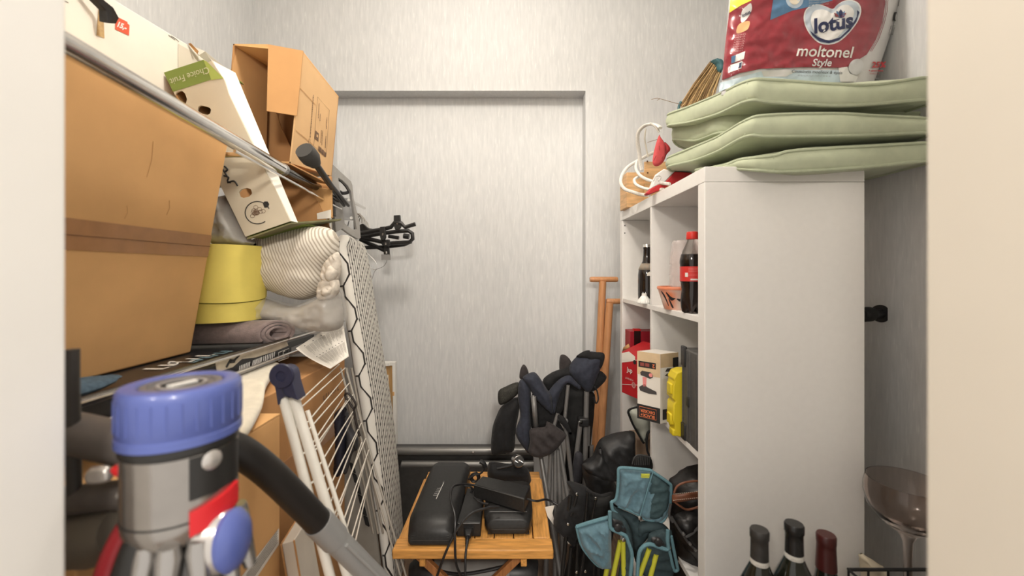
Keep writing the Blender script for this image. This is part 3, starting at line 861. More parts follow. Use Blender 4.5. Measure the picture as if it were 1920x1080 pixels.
    for k in range(8): px_text('|9', *c([(235 - k * 4, 310 + k * 21)])[0], 4.2, SS(2), mat('pale_pink', (.62, .38, .38), .5), t, ang=.16)
    patch('info_panel', c([(150, 510), (275, 460), (262, 530), (150, 572)]), SS(2), HW, t, step=4)
    patch('info_panel_blue', c([(150, 510), (190, 495), (182, 555), (150, 570)]), SS(3), BL, t, step=4)
    patch('info_panel', c([(142, 585), (250, 550), (240, 615), (138, 650)]), SS(2), HW, t, step=4)
    patch('info_panel_blue', c([(222, 568), (244, 558), (238, 606), (216, 614)]), SS(3), HN, t, step=4)
    # picture of a roll and the offer on the right
    patch('roll_picture', c([(1205, 600), (1240, 545), (1300, 530), (1338, 570), (1325, 640), (1270, 672), (1220, 650)]), SS(3), mat('roll_print', (.60, .60, .60), .5, var=.05), t, step=4, smooth_out=True)
    patch('sheet_picture', c([(1115, 612), (1195, 600), (1215, 660), (1290, 690), (1270, 735), (1130, 735)]), SS(2), HW, t, step=4)
    OR = mat('offer_red', (.55, .04, .05), .4)
    px_text('25%', *c([(1475, 585)])[0], 15, SS(3), OR, t, bold=.035, shear=.15)
    px_text('+ absorbant', *c([(1450, 636)])[0], 5.6, SS(3), OR, t, bold=.02, shear=.1)
    px_text('|9', *c([(1440, 662)])[0], 3.6, SS(3), OR, t)
    for pts in ([(1650, 55), (1660, 0), (1690, -10), (1678, 50)], [(1603, 185), (1618, 110), (1660, 105), (1640, 190)]):
        patch('dark_mark', c(pts), SS(2), INK, t, step=4)
    patch('light_mark', c([(1624, 178), (1632, 120), (1650, 120), (1636, 178)]), SS(3), HW, t, step=4)
    for pts in ([(1568, 305), (1588, 235), (1622, 230), (1602, 310)], [(1438, 735), (1445, 705), (1478, 705), (1474, 735)]):
        MB().tube([SS(2)(*q) for q in c(pts)], .0007, 5, closed=True).build('mark_outline', mat('mark_grey', (.25, .25, .25), .5), t)
    for dx in (0, 14):
        MB().tube([SS(2)(*q) for q in c([(1545 + dx, 0), (1540 + dx, 100), (1510 + dx, 220), (1460 + dx, 360), (1400 + dx, 460)])], .0006, 5).build('border_line', RD, t)
paper_pack()

def broom():
    t = thing('straw_broom', U(1300, 160, 1.55), 'straw broom head with teal binding behind the cushions', 'broom')
    c = crop(1140, 80, 3.375)
    rnd = random.Random(3)
    ST = mat('straw', (.44, .29, .13), .7, var=.2, vscale=60); ST2 = mat('straw_dark', (.26, .16, .07), .7, var=.2, vscale=60); ST3 = mat('straw_pale', (.60, .42, .20), .7, var=.15, vscale=60)
    top = [(640, 120), (690, 170)]; 
    mbs = [MB(), MB(), MB()]
    for k in range(230):
        u = rnd.random()
        a = (655 + 60 * u + rnd.uniform(-8, 8), 120 + 70 * u + rnd.uniform(-12, 12))
        b = (450 + 190 * u + rnd.uniform(-14, 14), 415 + rnd.uniform(-25, 30))
        m = ((a[0] + b[0]) / 2 + rnd.uniform(-14, 6), (a[1] + b[1]) / 2 + rnd.uniform(-10, 6))
        d = rnd.uniform(-.03, .03)
        A, Mm, B = [c([q])[0] for q in (a, m, b)]
        mbs[2 if u > .55 and rnd.random() < .7 else rnd.choice((0, 0, 1))].tube([U(*A, 1.56 + d * .4), U(*Mm, 1.545 + d * .8), U(*B, 1.52 + d * 1.3)], .0013, 4, caps=False)
    for mb, m in zip(mbs, (ST, ST2, ST3)):
        o = mb.build('bristles', m, t, fixn=False); o['kind'] = 'stuff'
    TB = mat('teal_broom_plastic', (.06, .15, .17), .5, var=.1, vscale=40)
    puff('binding', c([(650, 118), (670, 106), (700, 108), (722, 125), (725, 170), (712, 195), (690, 185), (680, 150), (660, 130)]), 1.55, .022, TB, t, step=3, R=6, fold=0)
    px_tube('lower_binding', [(*q, 1.51) for q in c([(462, 375), (450, 400), (447, 425)])], .005, TB, t)
    for pts in ([(460, 390), (400, 375), (330, 355), (305, 352), (275, 360)], [(330, 355), (310, 365)], [(320, 610), (280, 622), (250, 632)]):
        px_tube('loose_straw', [(*q, 1.50) for q in c(pts)], .0009, ST2, t, seg=5)
broom()
def crate_and_ropes():
    c = crop(1150, 210, 5.684)
    t = thing('pine_box', (.5, 1.6, KZ), 'small pine box with knots at the far corner of the unit top', 'box')
    Yf = 1.63
    x0 = U(1175, 0, Yf).x; x1 = x0 + .16
    zt = U(1175, 330, Yf).z
    MB().box((x0, Yf, KZ), (x1, Yf + .10, zt + .015)).build('box_front', PINE, t, bevel=.002)
    MB().box((x0 + .068, Yf - .010, KZ), (x1 + .01, Yf - .0005, zt + .055)).build('upright_board', PINE, t, bevel=.002)
    for q in ((362, 525), (366, 648), (358, 880)):
        p = UP(*c([q])[0], (0, Yf - .011, 0), Vector((0, 1, 0)))
        MB().lathe([(.0032, 0), (.0032, .0008)], at(p, (0, -1, 0)), 10).build('knot', mat('knot_brown', (.10, .04, .015), .6), t)
    ROPE = mat('white_rope', (.74, .71, .65), .8, var=.1, vscale=250, bump=.3, bscale=500)
    t = thing('white_rope', U(1200, 300, 1.5), 'white cord looping over the pine box and the shelf edge', 'rope')
    px_tube('rope_loop', [(*q, y) for q, y in zip(c([(500, 170), (460, 140), (390, 130), (330, 150), (270, 210), (258, 310), (275, 430), (290, 560), (305, 620)]), (1.40, 1.42, 1.45, 1.48, 1.50, 1.52, 1.54, 1.55, 1.55))], .0085, ROPE, t, flat=.6)
    px_tube('rope_loop', [(*q, y) for q, y in zip(c([(430, 430), (350, 470), (250, 525), (150, 590), (90, 680), (80, 760), (120, 820), (200, 850), (290, 878), (390, 890)]), (1.55, 1.56, 1.57, 1.56, 1.55, 1.53, 1.52, 1.50, 1.47, 1.44))], .0062, ROPE, t)
    px_tube('rope_loop', [(*q, y) for q, y in zip(c([(250, 530), (240, 600), (280, 670), (350, 715), (450, 745), (600, 768)]), (1.50, 1.48, 1.45, 1.41, 1.36, 1.29))], .0052, ROPE, t)
    px_tube('rope_loop', [(*q, y) for q, y in zip(c([(270, 690), (225, 720), (240, 770), (320, 810), (420, 828), (530, 825)]), (1.47, 1.46, 1.44, 1.41, 1.37, 1.32))], .0052, ROPE, t)
    px_tube('thin_string', [(*q, 1.52) for q in c([(345, 180), (335, 280), (350, 380), (372, 480)])], .0028, mat('string_beige', (.50, .46, .38), .8), t)
    px_tube('thin_string', [(*q, 1.42) for q in c([(390, 120), (440, 150), (490, 215)])], .004, ROPE, t)
    t = thing('red_bag_tag', U(1238, 280, 1.36), 'red rounded tag hanging below the cushion corner', 'tag')
    REDF = mat('red_felt', (.52, .065, .07), .7, var=.08, vscale=60)
    puff('tag_body', c([(488, 245), (505, 270), (545, 330), (560, 420), (545, 510), (500, 565), (450, 578), (420, 550), (422, 480), (450, 350)]), 1.40, .006, REDF, t, step=3, R=5, fold=.001)
    puff('tag_backing', c([(545, 320), (600, 370), (605, 410), (570, 450), (540, 520), (555, 420)]), 1.41, .005, mat('red_deep', (.36, .018, .022), .6), t, step=3, R=4, fold=0)
    for pts in ([(490, 360), (495, 410)], [(455, 465), (430, 520)], [(530, 470), (515, 500)]):
        px_tube('stitch', [(*q, 1.388) for q in c(pts)], .0009, mat('stitch_red', (.22, .02, .02), .7), t, sm=0, seg=4)
    t = thing('red_white_bag', U(1240, 345, 1.3), 'flat red and white bag lying under the cushions on the unit top', 'bag')
    def dz(px, py): return 0
    def S(px, py): return UZ(px, py, KZ + .004)
    WB = mat('bag_white', (.76, .73, .71), .5); RB = mat('bag_red', (.46, .02, .025), .5)
    def slab(ring, name, m, z0=.0, z1=.02, zl=.0):
        ring = c(ring)
        low = [U(a, b, 1.33) for a, b in ring]
        mb = MB().prism(low, (0, .03, 0)); return mb.build(name, m, t, bevel=.003)
    slab([(400, 815), (440, 720), (475, 650), (540, 605), (660, 630), (545, 750), (480, 775)], 'white_side', WB)
    slab([(545, 750), (660, 632), (850, 645), (790, 700), (640, 770)], 'red_side', RB)
    slab([(400, 815), (480, 772), (600, 780), (520, 825), (380, 880), (350, 868)], 'red_fold', RB)
    px_tube('handle', [(*q, 1.31) for q in c([(430, 735), (450, 690), (490, 680), (505, 700), (480, 735)])], .0025, mat('handle_grey', (.6, .57, .54), .6), t)
crate_and_ropes()

# ------------------------------------------------------------------ wall peg, bottles, glass, stand near the door
def peg():
    p = Vector((XR, 1.130, U(1645, 590, 1.10).z))
    t = thing('wall_peg', p, 'black round coat peg on the dark wall beside the shelf unit', 'peg')
    M = at(p, (-1, -.35, 0))
    MB().lathe([(.0, 0), (.024, 0), (.024, .006), (.0, .006)], M).build('base', BLACK, t)
    MB().lathe([(.012, .005), (.012, .085)], M).build('stem', BLACK, t)
    MB().lathe([(0, .045), (.018, .045), (.020, .052), (.020, .078), (.015, .086), (.0, .088)], M).build('knob', BLACKM, t)
peg()
ZS = 0.425
def stand():
    t = thing('low_stand', (.62, .78, 0), 'low dark stand carrying the wine bottles before the shelf unit', 'stand')
    MB().box((.36, .60, ZS - .02), (1.005, .985, ZS)).build('top', mat('dark_stain', (.05, .035, .025), .5, var=.2, vscale=20), t, bevel=.002)
    for x in (.375, .975):
        for y in (.615, .955):
            MB().box((x, y, 0), (x + .025, y + .025, ZS - .02)).build('leg', mat('dark_stain', (.05, .035, .025), .5), t, bevel=.002)
stand()
BOTG = mat('bottle_green_glass', (.010, .011, .007), .07, coat=.5)
def wine(px, ytop, Y, foil, label, band, slim=False):
    x = U(px, 0, Y).x
    z1 = U(px, ytop, Y).z
    t = thing('wine_bottle', (x, Y, ZS), label, 'bottle', 'wine bottles before the shelf unit')
    M = at((x, Y, 0)); h = z1 - ZS
    k = .036 if not slim else .039
    sh = .088 if not slim else .135
    prof = [(0, ZS + .004), (k - .003, ZS), (k, ZS + .004), (k, z1 - sh - .035), (k * .94, z1 - sh - .018), (k * .72, z1 - sh), (.0165, z1 - sh + .022), (.0142, z1 - .06), (.0142, z1 - .01), (0, z1 - .01)]
    if slim:
        prof = [(0, ZS + .004), (k - .003, ZS), (k, ZS + .004), (k, z1 - .17), (k * .9, z1 - .145), (k * .68, z1 - .115), (.019, z1 - .085), (.0155, z1 - .06), (.0145, z1 - .01), (0, z1 - .01)]
    MB().lathe(prof, M, 32).build('glass_body', BOTG, t)
    MB().lathe([(.0175 if slim else .0156, z1 - .066), (.0160 if slim else .0150, z1 - .03), (.0158 if slim else .0150, z1 - .018), (.0164, z1 - .016), (.0166, z1 - .003), (.0150, z1), (0, z1)], M, 32, close=False).build('foil_capsule', foil, t)
    if band:
        o = MB().lathe([(.0158, z1 - .066), (.0156, z1 - .055)], M, 32, close=False).build('neck_band', mat('band_paper', (.60, .58, .53), .6, var=.06, vscale=90), t)
        def fn(a, b): return Vector((x + .0160 * math.sin(a * .30 - .3), Y - .0160 * math.cos(a * .30 - .3), z1 - .0605 + b * .006))
        place_text('|7', fn, mat('band_ink', (.25, .22, .2), .6), o)
wine(1424, 992, .78, mat('foil_grey', (.030, .028, .026), .5, var=.2, vscale=60), 'wine bottle with matt charcoal capsule and plain white neck band', True)
wine(1489, 981, .775, mat('foil_black', (.012, .012, .012), .25), 'wine bottle with glossy black capsule and cream neck band, the tallest', True)
wine(1549, 1001, .79, mat('foil_red', (.050, .009, .008), .35, var=.1, vscale=60), 'wine bottle with dark red capsule and no neck band', False, True)
def glass():
    Y = .885; x = U(1702, 0, Y).x
    t = thing('wine_glass', (x, Y, ZS), 'very large tinted wine glass standing between the shelf unit and the door jamb', 'glass')
    SM = mat('smoke_glass', (.80, .72, .68), .03, trans=1.0, ior=1.3)
    M = at((x, Y, 0))
    zr = U(0, 902, Y).z; zb = U(0, 990, Y).z
    out = [(.0705, zr), (.0745, zr - .018), (.075, zr - .036), (.069, zr - .062), (.052, zb + .014), (.036, zb + .002), (.016, zb - .012), (.0085, zb - .03), (.007, zb - .07), (.0085, ZS + .02), (.02, ZS + .010), (.055, ZS + .003), (.055, ZS)]
    inn = [(0, zb + .008), (.034, zb + .011), (.050, zb + .020), (.067, zr - .060), (.073, zr - .034), (.0725, zr - .018), (.0690, zr)]
    MB().lathe([(0, ZS)] + list(reversed(out)) + list(reversed(inn)), M, 48, close=False).build('bowl_and_stem', SM, t, smooth=60)
glass()
def wire_rack():
    t = thing('wire_basket', (.80, .82, ZS), 'black wire basket rim beside the wine bottles at the door jamb', 'basket')
    zt = .598
    a = U(1591, 1068, .845); zt = a.z
    x0, x1, y0, y1 = a.x, .98, .70, .845
    BW = mat('black_wire', (.012, .012, .012), .4)
    for z in (zt, zt - .055):
        MB().tube([(x0, y0, z), (x1, y0, z), (x1, y1, z), (x0, y1, z)], .0035, 8, closed=True).build('rim_wire', BW, t)
    for k in range(8):
        x = x0 + (x1 - x0) * k / 7
        for y in (y0, y1):
            MB().tube([(x, y, zt), (x, y, ZS + .003)], .0022, 6).build('upright_wire', BW, t)
    for k in range(6):
        y = y0 + (y1 - y0) * k / 5
        MB().tube([(x0, y, ZS + .003), (x1, y, ZS + .003)], .0022, 6).build('floor_wire', BW, t)
    t = thing('cream_pouch', (.8, .94, ZS), 'cream cloth pouch behind the wire basket', 'pouch')
    puff('pouch_body', [(1618, 1100), (1612, 1040), (1626, 1044), (1645, 1056), (1662, 1075), (1664, 1160), (1618, 1160)], .955, .022, mat('cream_cloth', (.50, .44, .33), .8), t, step=5, R=12, fold=.006)
wire_rack()
# ------------------------------------------------------------------ metal rack along the left wall
RX = -0.62
def rack():
    t = thing('metal_rack', (-0.9, 1.0, 0), 'chrome tube rack with two loaded levels along the wall', 'rack')
    a = U(118, 81, .565); b = UX(528, 317, -.625); e = UX(640, 374, -.625)
    A = a + (a - b) * .12
    MB().tube([A, b], .0165, 20).build('front_rail', CHROME, t)
    MB().tube([b - (e - b) * .05, e], .0125, 18).build('rail_end', mat('dark_chrome', (.16, .155, .15), .2, 1.0), t)
    MB().tube([b - (b - A).normalized() * .004, b + (e - b).normalized() * .010], .0172, 20).build('rail_collar', STEEL, t)
    zt = 1.50
    MB().tube([UX(440, 283, -.60), UX(640, 392, -.60)], .0035, 8).build('edge_wire', CHROME, t)
    for y in (1.375, 1.010): MB().tube([(-1.19, y, 1.50), (-.63, y, 1.50)], .008, 10).build('cross_bar', CHROME, t)
    MB().tube([(-.655, 1.46, 1.505), (-.675, 1.875, 1.502)], .006, 10).build('hanging_rail', CHROME, t)
    # lower shelf: two edge wires with a sheet behind them
    for z, r in ((1.024, .0042), (.984, .0032)):
        MB().tube([(RX, .40, z), (RX, 1.50, z)], r, 10).build('edge_wire', CHROME, t)
    for z, r in ((1.024, .0042),):
        MB().tube([(RX + .006, .40, z + .006), (RX + .006, 1.50, z + .006)], .002, 8).build('edge_wire', mat('dark_chrome', (.16, .155, .15), .2, 1.0), t)
    MB().box((-1.20, .40, .972), (-.63, 1.50, .980)).build('lower_shelf', STEEL, t)
    MB().tube([(-1.19, .40, zt), (-1.19, 1.48, zt)], .012, 12).build('back_rail', CHROME, t)
    for x, y in ((-1.19, .41), (-1.19, 1.47), (-.655, 1.47), (-.655, .41)):
        MB().tube([(x, y, 0), (x, y, 1.51 if y > 1 else 1.53)], .012, 14).build('post', CHROME, t)
rack()

# ------------------------------------------------------------------ big carton on the lower level
def open_quad(mb, p, n=1): mb.add(p, [(0, 1, 2, 3)])
def big_box():
    t = thing('moving_box', (-.95, .68, 1.03), 'huge plain brown cardboard box with a tape band under the chrome rail', 'box')
    zb, zt = 1.0135, 1.552
    y0, y1 = .40, 0.998
    XB, XT = -.782, -.686
    P = [(XB, y0, zb), (XB, y1, zb), (-1.17, y1, zb), (-1.17, y0, zb), (XB + .1783 * (1.576 - zb), y0, 1.576), (XB + .1783 * (1.528 - zb), y1, 1.528), (-1.17, y1, 1.528), (-1.17, y0, 1.576)]
    body = MB().hexa(P).build('carton', CARD, t, bevel=.004)
    def S(y, z, e=.0007):
        return Vector((XB + .1783 * (z - zb) + e, y, z))
    MB().grid(lambda u, v: S(y0 + (y1 - .002 - y0) * u, 1.247 + .052 * v, .0012), 4, 1).build('tape', TAPE, t)
    MB().tube([S(y0, 1.272, .0014), S(y1, 1.272, .0014)], .0008, 5).build('lid_seam', mat('seam_brown', (.22, .11, .05), .8), t)
    for k, (y, z, l) in enumerate(((.80, 1.395, .07), (.86, 1.33, .03), (.77, 1.31, .025))):
        MB().tube([S(y, z + l), S(y + .004, z + l * .5), S(y, z)], .0005, 4).build('crease', mat('crease_brown', (.56, .32, .13), .8), t)
big_box()
def flat_box():
    t = thing('flat_black_box', (-.8, .95, .98), 'flat black printed box lying on the lower rack level under the big carton', 'box')
    x1 = -.628; z0, z1 = .981, 1.012
    BK = mat('gloss_black_card', (.014, .014, .016), .3, var=.2, vscale=30)
    MB().box((-1.1, .42, z0), (x1, 1.30, z1)).build('box_body', BK, t, bevel=.001)
    def SX(px, py): return UP(px, py, (x1 + .0008, 0, 0), Vector((1, 0, 0)))
    def SXn(k): return lambda px, py: UP(px, py, (x1 + .0008 + k * .0006, 0, 0), Vector((1, 0, 0)))
    c = crop(400, 600, 6.0)
    CRM = mat('print_cream', (.52, .46, .36), .5, var=.15, vscale=40)
    patch('cream_shape', c([(20, 470), (300, 395), (480, 320), (760, 232), (825, 235), (845, 290), (700, 350), (480, 420), (320, 440), (220, 530), (40, 590)]), SXn(0), CRM, t, step=4)
    MB().tube([SXn(1)(*q) for q in c([(145, 530), (190, 450), (235, 455), (300, 385)])], .0025, 6).build('drawn_line', INK, t)
    MB().tube([SXn(1)(*q) for q in c([(190, 475), (235, 470)])], .0025, 6).build('drawn_line', INK, t)
    uy = Vector((0, 0, 1)); ux = Vector((0, 1, 0))
    for g, (ya, yb) in enumerate(((300, 410), (450, 545), (570, 690))):
        for k in range(7):
            x = ya + (yb - ya) * k / 6
            top = 610 - (x - 270) * .40 - 92
            a, b = c([(x, top + 8), (x - 8, top + 62 + (k % 3) * 7)])
            MB().tube([SXn(0)(*a), SXn(0)(*b)], .0009, 4).build('text_line', INKW, t)
    fr = c([(735, 365), (850, 320), (845, 425), (735, 465)])
    MB().tube([SXn(0)(*q) for q in fr], .0009, 5, closed=True).build('badge_frame', INKW, t)
    o = SXn(1)(*c([(793, 378)])[0])
    frame_text('5', o, -ux, -uy, .026, INKW, t, lift=.0)
    o = SXn(1)(*c([(793, 432)])[0])
    frame_text('|7', o, ux, uy, .008, INKW, t, lift=.0)
    fr = c([(878, 310), (1000, 262), (990, 370), (875, 405)])
    patch('grey_panel', fr, SXn(0), mat('print_grey', (.25, .25, .25), .5), t, step=5)
    # lettering on the lid
    def SZ(px, py): return UZ(px, py, z1 + .001)
    c2 = crop(80, 560, 3.6)
    frame_text('|5', SZ(*c2([(960, 420)])[0]), (0, 1, 0), (-1, 0, 0), .060, INKW, t, lift=.0005)
    MB().tube([SZ(*c2([(880 + 32 * math.cos(a), 436 + 9 * math.sin(a))])[0]) for a in [k * .52 for k in range(12)]], .0018, 5, closed=True).build('lettering', INKW, t)
    frame_text('|6', SZ(*c2([(1140, 385)])[0]), (0, 1, 0), (-1, 0, 0), .045, mat('print_ice_blue', (.25, .42, .5), .4), t, lift=.0005, bold=.01)
    t = thing('blue_cloth', (-.66, .61, 1.012), 'folded dark blue cloth under the edge of the big carton', 'cloth')
    def fn(u, v):
        y = .50 + .22 * u; a = v * 2 * PI
        r = .013 * math.sin(PI * min(.97, max(.03, u))) ** .5
        return Vector((-.70 + .05 * math.cos(a) * (r / .013), y, 1.0255 + r * math.sin(a) + .001 * ridge(y * 60, a, 1)))
    MB().grid(fn, 24, 16).build('cloth_fold', mat('blue_cloth', (.06, .10, .14), .9, var=.25, vscale=120, bump=.4, bscale=400), t, smooth=70)
flat_box()
def yellow_roll():
    x, y = -.790, 1.117
    zt, zb = 1.280, 1.081
    t = thing('yellow_tub', (x, y, zb), 'yellow two-part round tub beside the big carton', 'tub')
    def fn0(z): return .099 + .008 * (z - zb) / (zt - zb)
    seg = 48
    def wave(a): return 1.142 - .012 * math.sin(a + 2.4)
    def cyl(z0, z1, e):
        def f(u, v):
            a = 2 * PI * u
            za = z0(a) if callable(z0) else z0; zb_ = z1(a) if callable(z1) else z1
            z = za + (zb_ - za) * v
            r = fn0(z) + e
            return Vector((x + r * math.cos(a), y + r * math.sin(a), z))
        return f
    MB().grid(cyl(zb, lambda a: wave(a) - .0012, 0), seg, 6).add([(x + fn0(zb) * math.cos(2 * PI * k / seg), y + fn0(zb) * math.sin(2 * PI * k / seg), zb) for k in range(seg)], [tuple(range(seg))]).build('lower_half', GOLDY, t)
    MB().grid(cyl(lambda a: wave(a) + .0012, zt, .0025), seg, 8).add([(x + fn0(zt) * math.cos(2 * PI * k / seg), y + fn0(zt) * math.sin(2 * PI * k / seg), zt) for k in range(seg)], [tuple(range(seg))]).build('upper_half', GOLDY, t)
    MB().lathe([(.09, zb + .003), (.094, zt - .003)], at((x, y, 0)), 32).build('inner_core', mat('yellow_dark', (.30, .25, .04), .8), t)
yellow_roll()
def blanket():
    t = thing('rolled_blanket', (-.7, 1.09, 1.012), 'rolled mauve grey fleece blanket under the yellow tub', 'blanket')
    FL = mat('mauve_fleece', (.215, .165, .155), .95, var=.12, vscale=90, bump=.6, bscale=260, sheen=.5)
    c = crop(400, 600, 6.0)
    # spiral in the end face, seen obliquely: profile (across, up), swept along the roll
    ax = Vector((-1, -.16, 0)).normalized()
    ac = Vector((-.55, -.83, 0)).normalized()
    prof = []
    n = 90
    for k in range(n + 1):
        a = k / n * 2 * PI * 2.6
        r = .0345 - .0080 * a / (2 * PI)
        prof.append((r * 1.45 * math.cos(a - .6), max(-.0315, r * .95 * math.sin(a - .6))))
    E = Vector((U(522, 0, 1.105).x, 1.105, 1.012 + .0352))
    th = .0034
    mb = MB()
    V = []; m = len(prof)
    for side in (1, -1):
        for L in (0, .004, .10, .26):
            for i, (p, q) in enumerate(prof):
                a = prof[max(0, i - 1)]; b = prof[min(m - 1, i + 1)]
                d = Vector((b[0] - a[0], b[1] - a[1])); d = d.normalized() if d.length > 0 else Vector((1, 0))
                nn = Vector((-d.y, d.x)) * th * side * (.75 if L == 0 else 1)
                V.append(E + ax * L + ac * (p + nn.x) + Vector((0, 0, q + nn.y)))
    Fc = []
    for s in range(2):
        for l in range(3):
            for i in range(m - 1):
                a = s * 4 * m + l * m + i
                Fc.append((a, a + 1, a + m + 1, a + m))
    for i in range(m - 1):
        Fc.append((i, 4 * m + i, 4 * m + i + 1, i + 1))
    mb.add(V, Fc).build('fleece_roll', FL, t, smooth=60)
blanket()
def duvet():
    t = thing('striped_duvet', (-.62, 1.25, 1.1), 'rolled cream ribbed duvet stuffed above the plastic bag', 'duvet')
    m = bpy.data.materials.new('ribbed_cream'); m.use_nodes = True
    nt = m.node_tree; b = nt.nodes['Principled BSDF']; b.inputs['Roughness'].default_value = .9
    tc = nt.nodes.new('ShaderNodeTexCoord'); tc2 = nt.nodes.new('ShaderNodeMapping'); tc2.inputs['Rotation'].default_value = (0, .42, 0); wv = nt.nodes.new('ShaderNodeTexWave'); wv.inputs['Scale'].default_value = 42; wv.inputs['Distortion'].default_value = .8
    wv.bands_direction = 'X'
    nt.links.new(tc.outputs['Object'], tc2.inputs['Vector'])
    cr = nt.nodes.new('ShaderNodeValToRGB'); cr.color_ramp.elements[0].color = (.40, .35, .28, 1); cr.color_ramp.elements[1].color = (.70, .65, .57, 1)
    cr.color_ramp.elements[0].position = .15; cr.color_ramp.elements[1].position = .6
    nt.links.new(wv.outputs['Fac'], cr.inputs['Fac']); nt.links.new(cr.outputs['Color'], b.inputs['Base Color'])
    nt.links.new(tc2.outputs[0], wv.inputs['Vector'])
    D = puff('duvet_roll', [(474, 456), (495, 442), (525, 430), (575, 423), (618, 428), (634, 446), (634, 480), (622, 505), (615, 535), (592, 556), (560, 562), (520, 550), (490, 536), (482, 500), (480, 470)], 1.20, .085, m, t, step=5, R=48, fold=.007, fs=(.03, .02), ang=.3)
    CR = mat('cream_cotton', (.62, .56, .48), .9, var=.15, vscale=60, bump=.3, bscale=90, bdist=.004)
    for k, ring in enumerate(([(606, 498), (622, 478), (636, 474), (640, 505), (632, 530), (612, 540), (602, 522)], [(598, 530), (614, 520), (634, 522), (636, 548), (618, 562), (596, 560)], [(612, 505), (624, 495), (634, 510), (626, 528), (612, 526)], [(604, 540), (616, 532), (628, 540), (622, 555), (606, 556)])):
        puff('gathered_fold', ring, 1.135 - .012 * (k // 2), .014, CR, t, step=3.5, R=7, fold=.012, fs=(.14, .05), ang=.9 + k, seed=k)
    # the plastic bag under it
    t = thing('plastic_bag', (-.6, 1.2, 1.034), 'crumpled clear plastic bag with grey bedding under the ribbed duvet', 'bag')
    GB = mat('grey_bedding', (.34, .31, .27), .75, var=.2, vscale=16, bump=.3, bscale=30, bdist=.006)
    puff('bedding', [(478, 548), (500, 560), (560, 575), (628, 545), (640, 565), (642, 612), (600, 622), (555, 612), (520, 605), (482, 600), (476, 575)], 1.18, .05, GB, t, step=5, R=22, fold=.012, fs=(.06, .02), ang=-.1)
    FILM = mat('plastic_film', (.85, .83, .80), .12, alpha=.22, spec=.8, bump=.5, bscale=50, bdist=.004)
    puff('plastic_film', [(476, 552), (500, 556), (560, 570), (632, 538), (646, 562), (647, 614), (600, 626), (555, 616), (520, 607), (478, 603), (470, 575)], 1.165, .055, FILM, t, step=5, R=20, fold=.016, fs=(.07, .03), ang=-.2, seed=4)
    t = thing('grey_garment_bag', (-.75, 1.12, 1.32), 'pale grey crumpled plastic bag squeezed above the yellow tub', 'bag')
    puff('bag_body', [(404, 380), (425, 366), (440, 388), (455, 418), (470, 448), (480, 460), (440, 462), (400, 458), (398, 420)], 1.10, .03, mat('pale_grey_plastic', (.42, .41, .38), .45, var=.1, vscale=30), t, step=5, R=16, fold=.018, fs=(.06, .02), ang=1.2)
duvet()
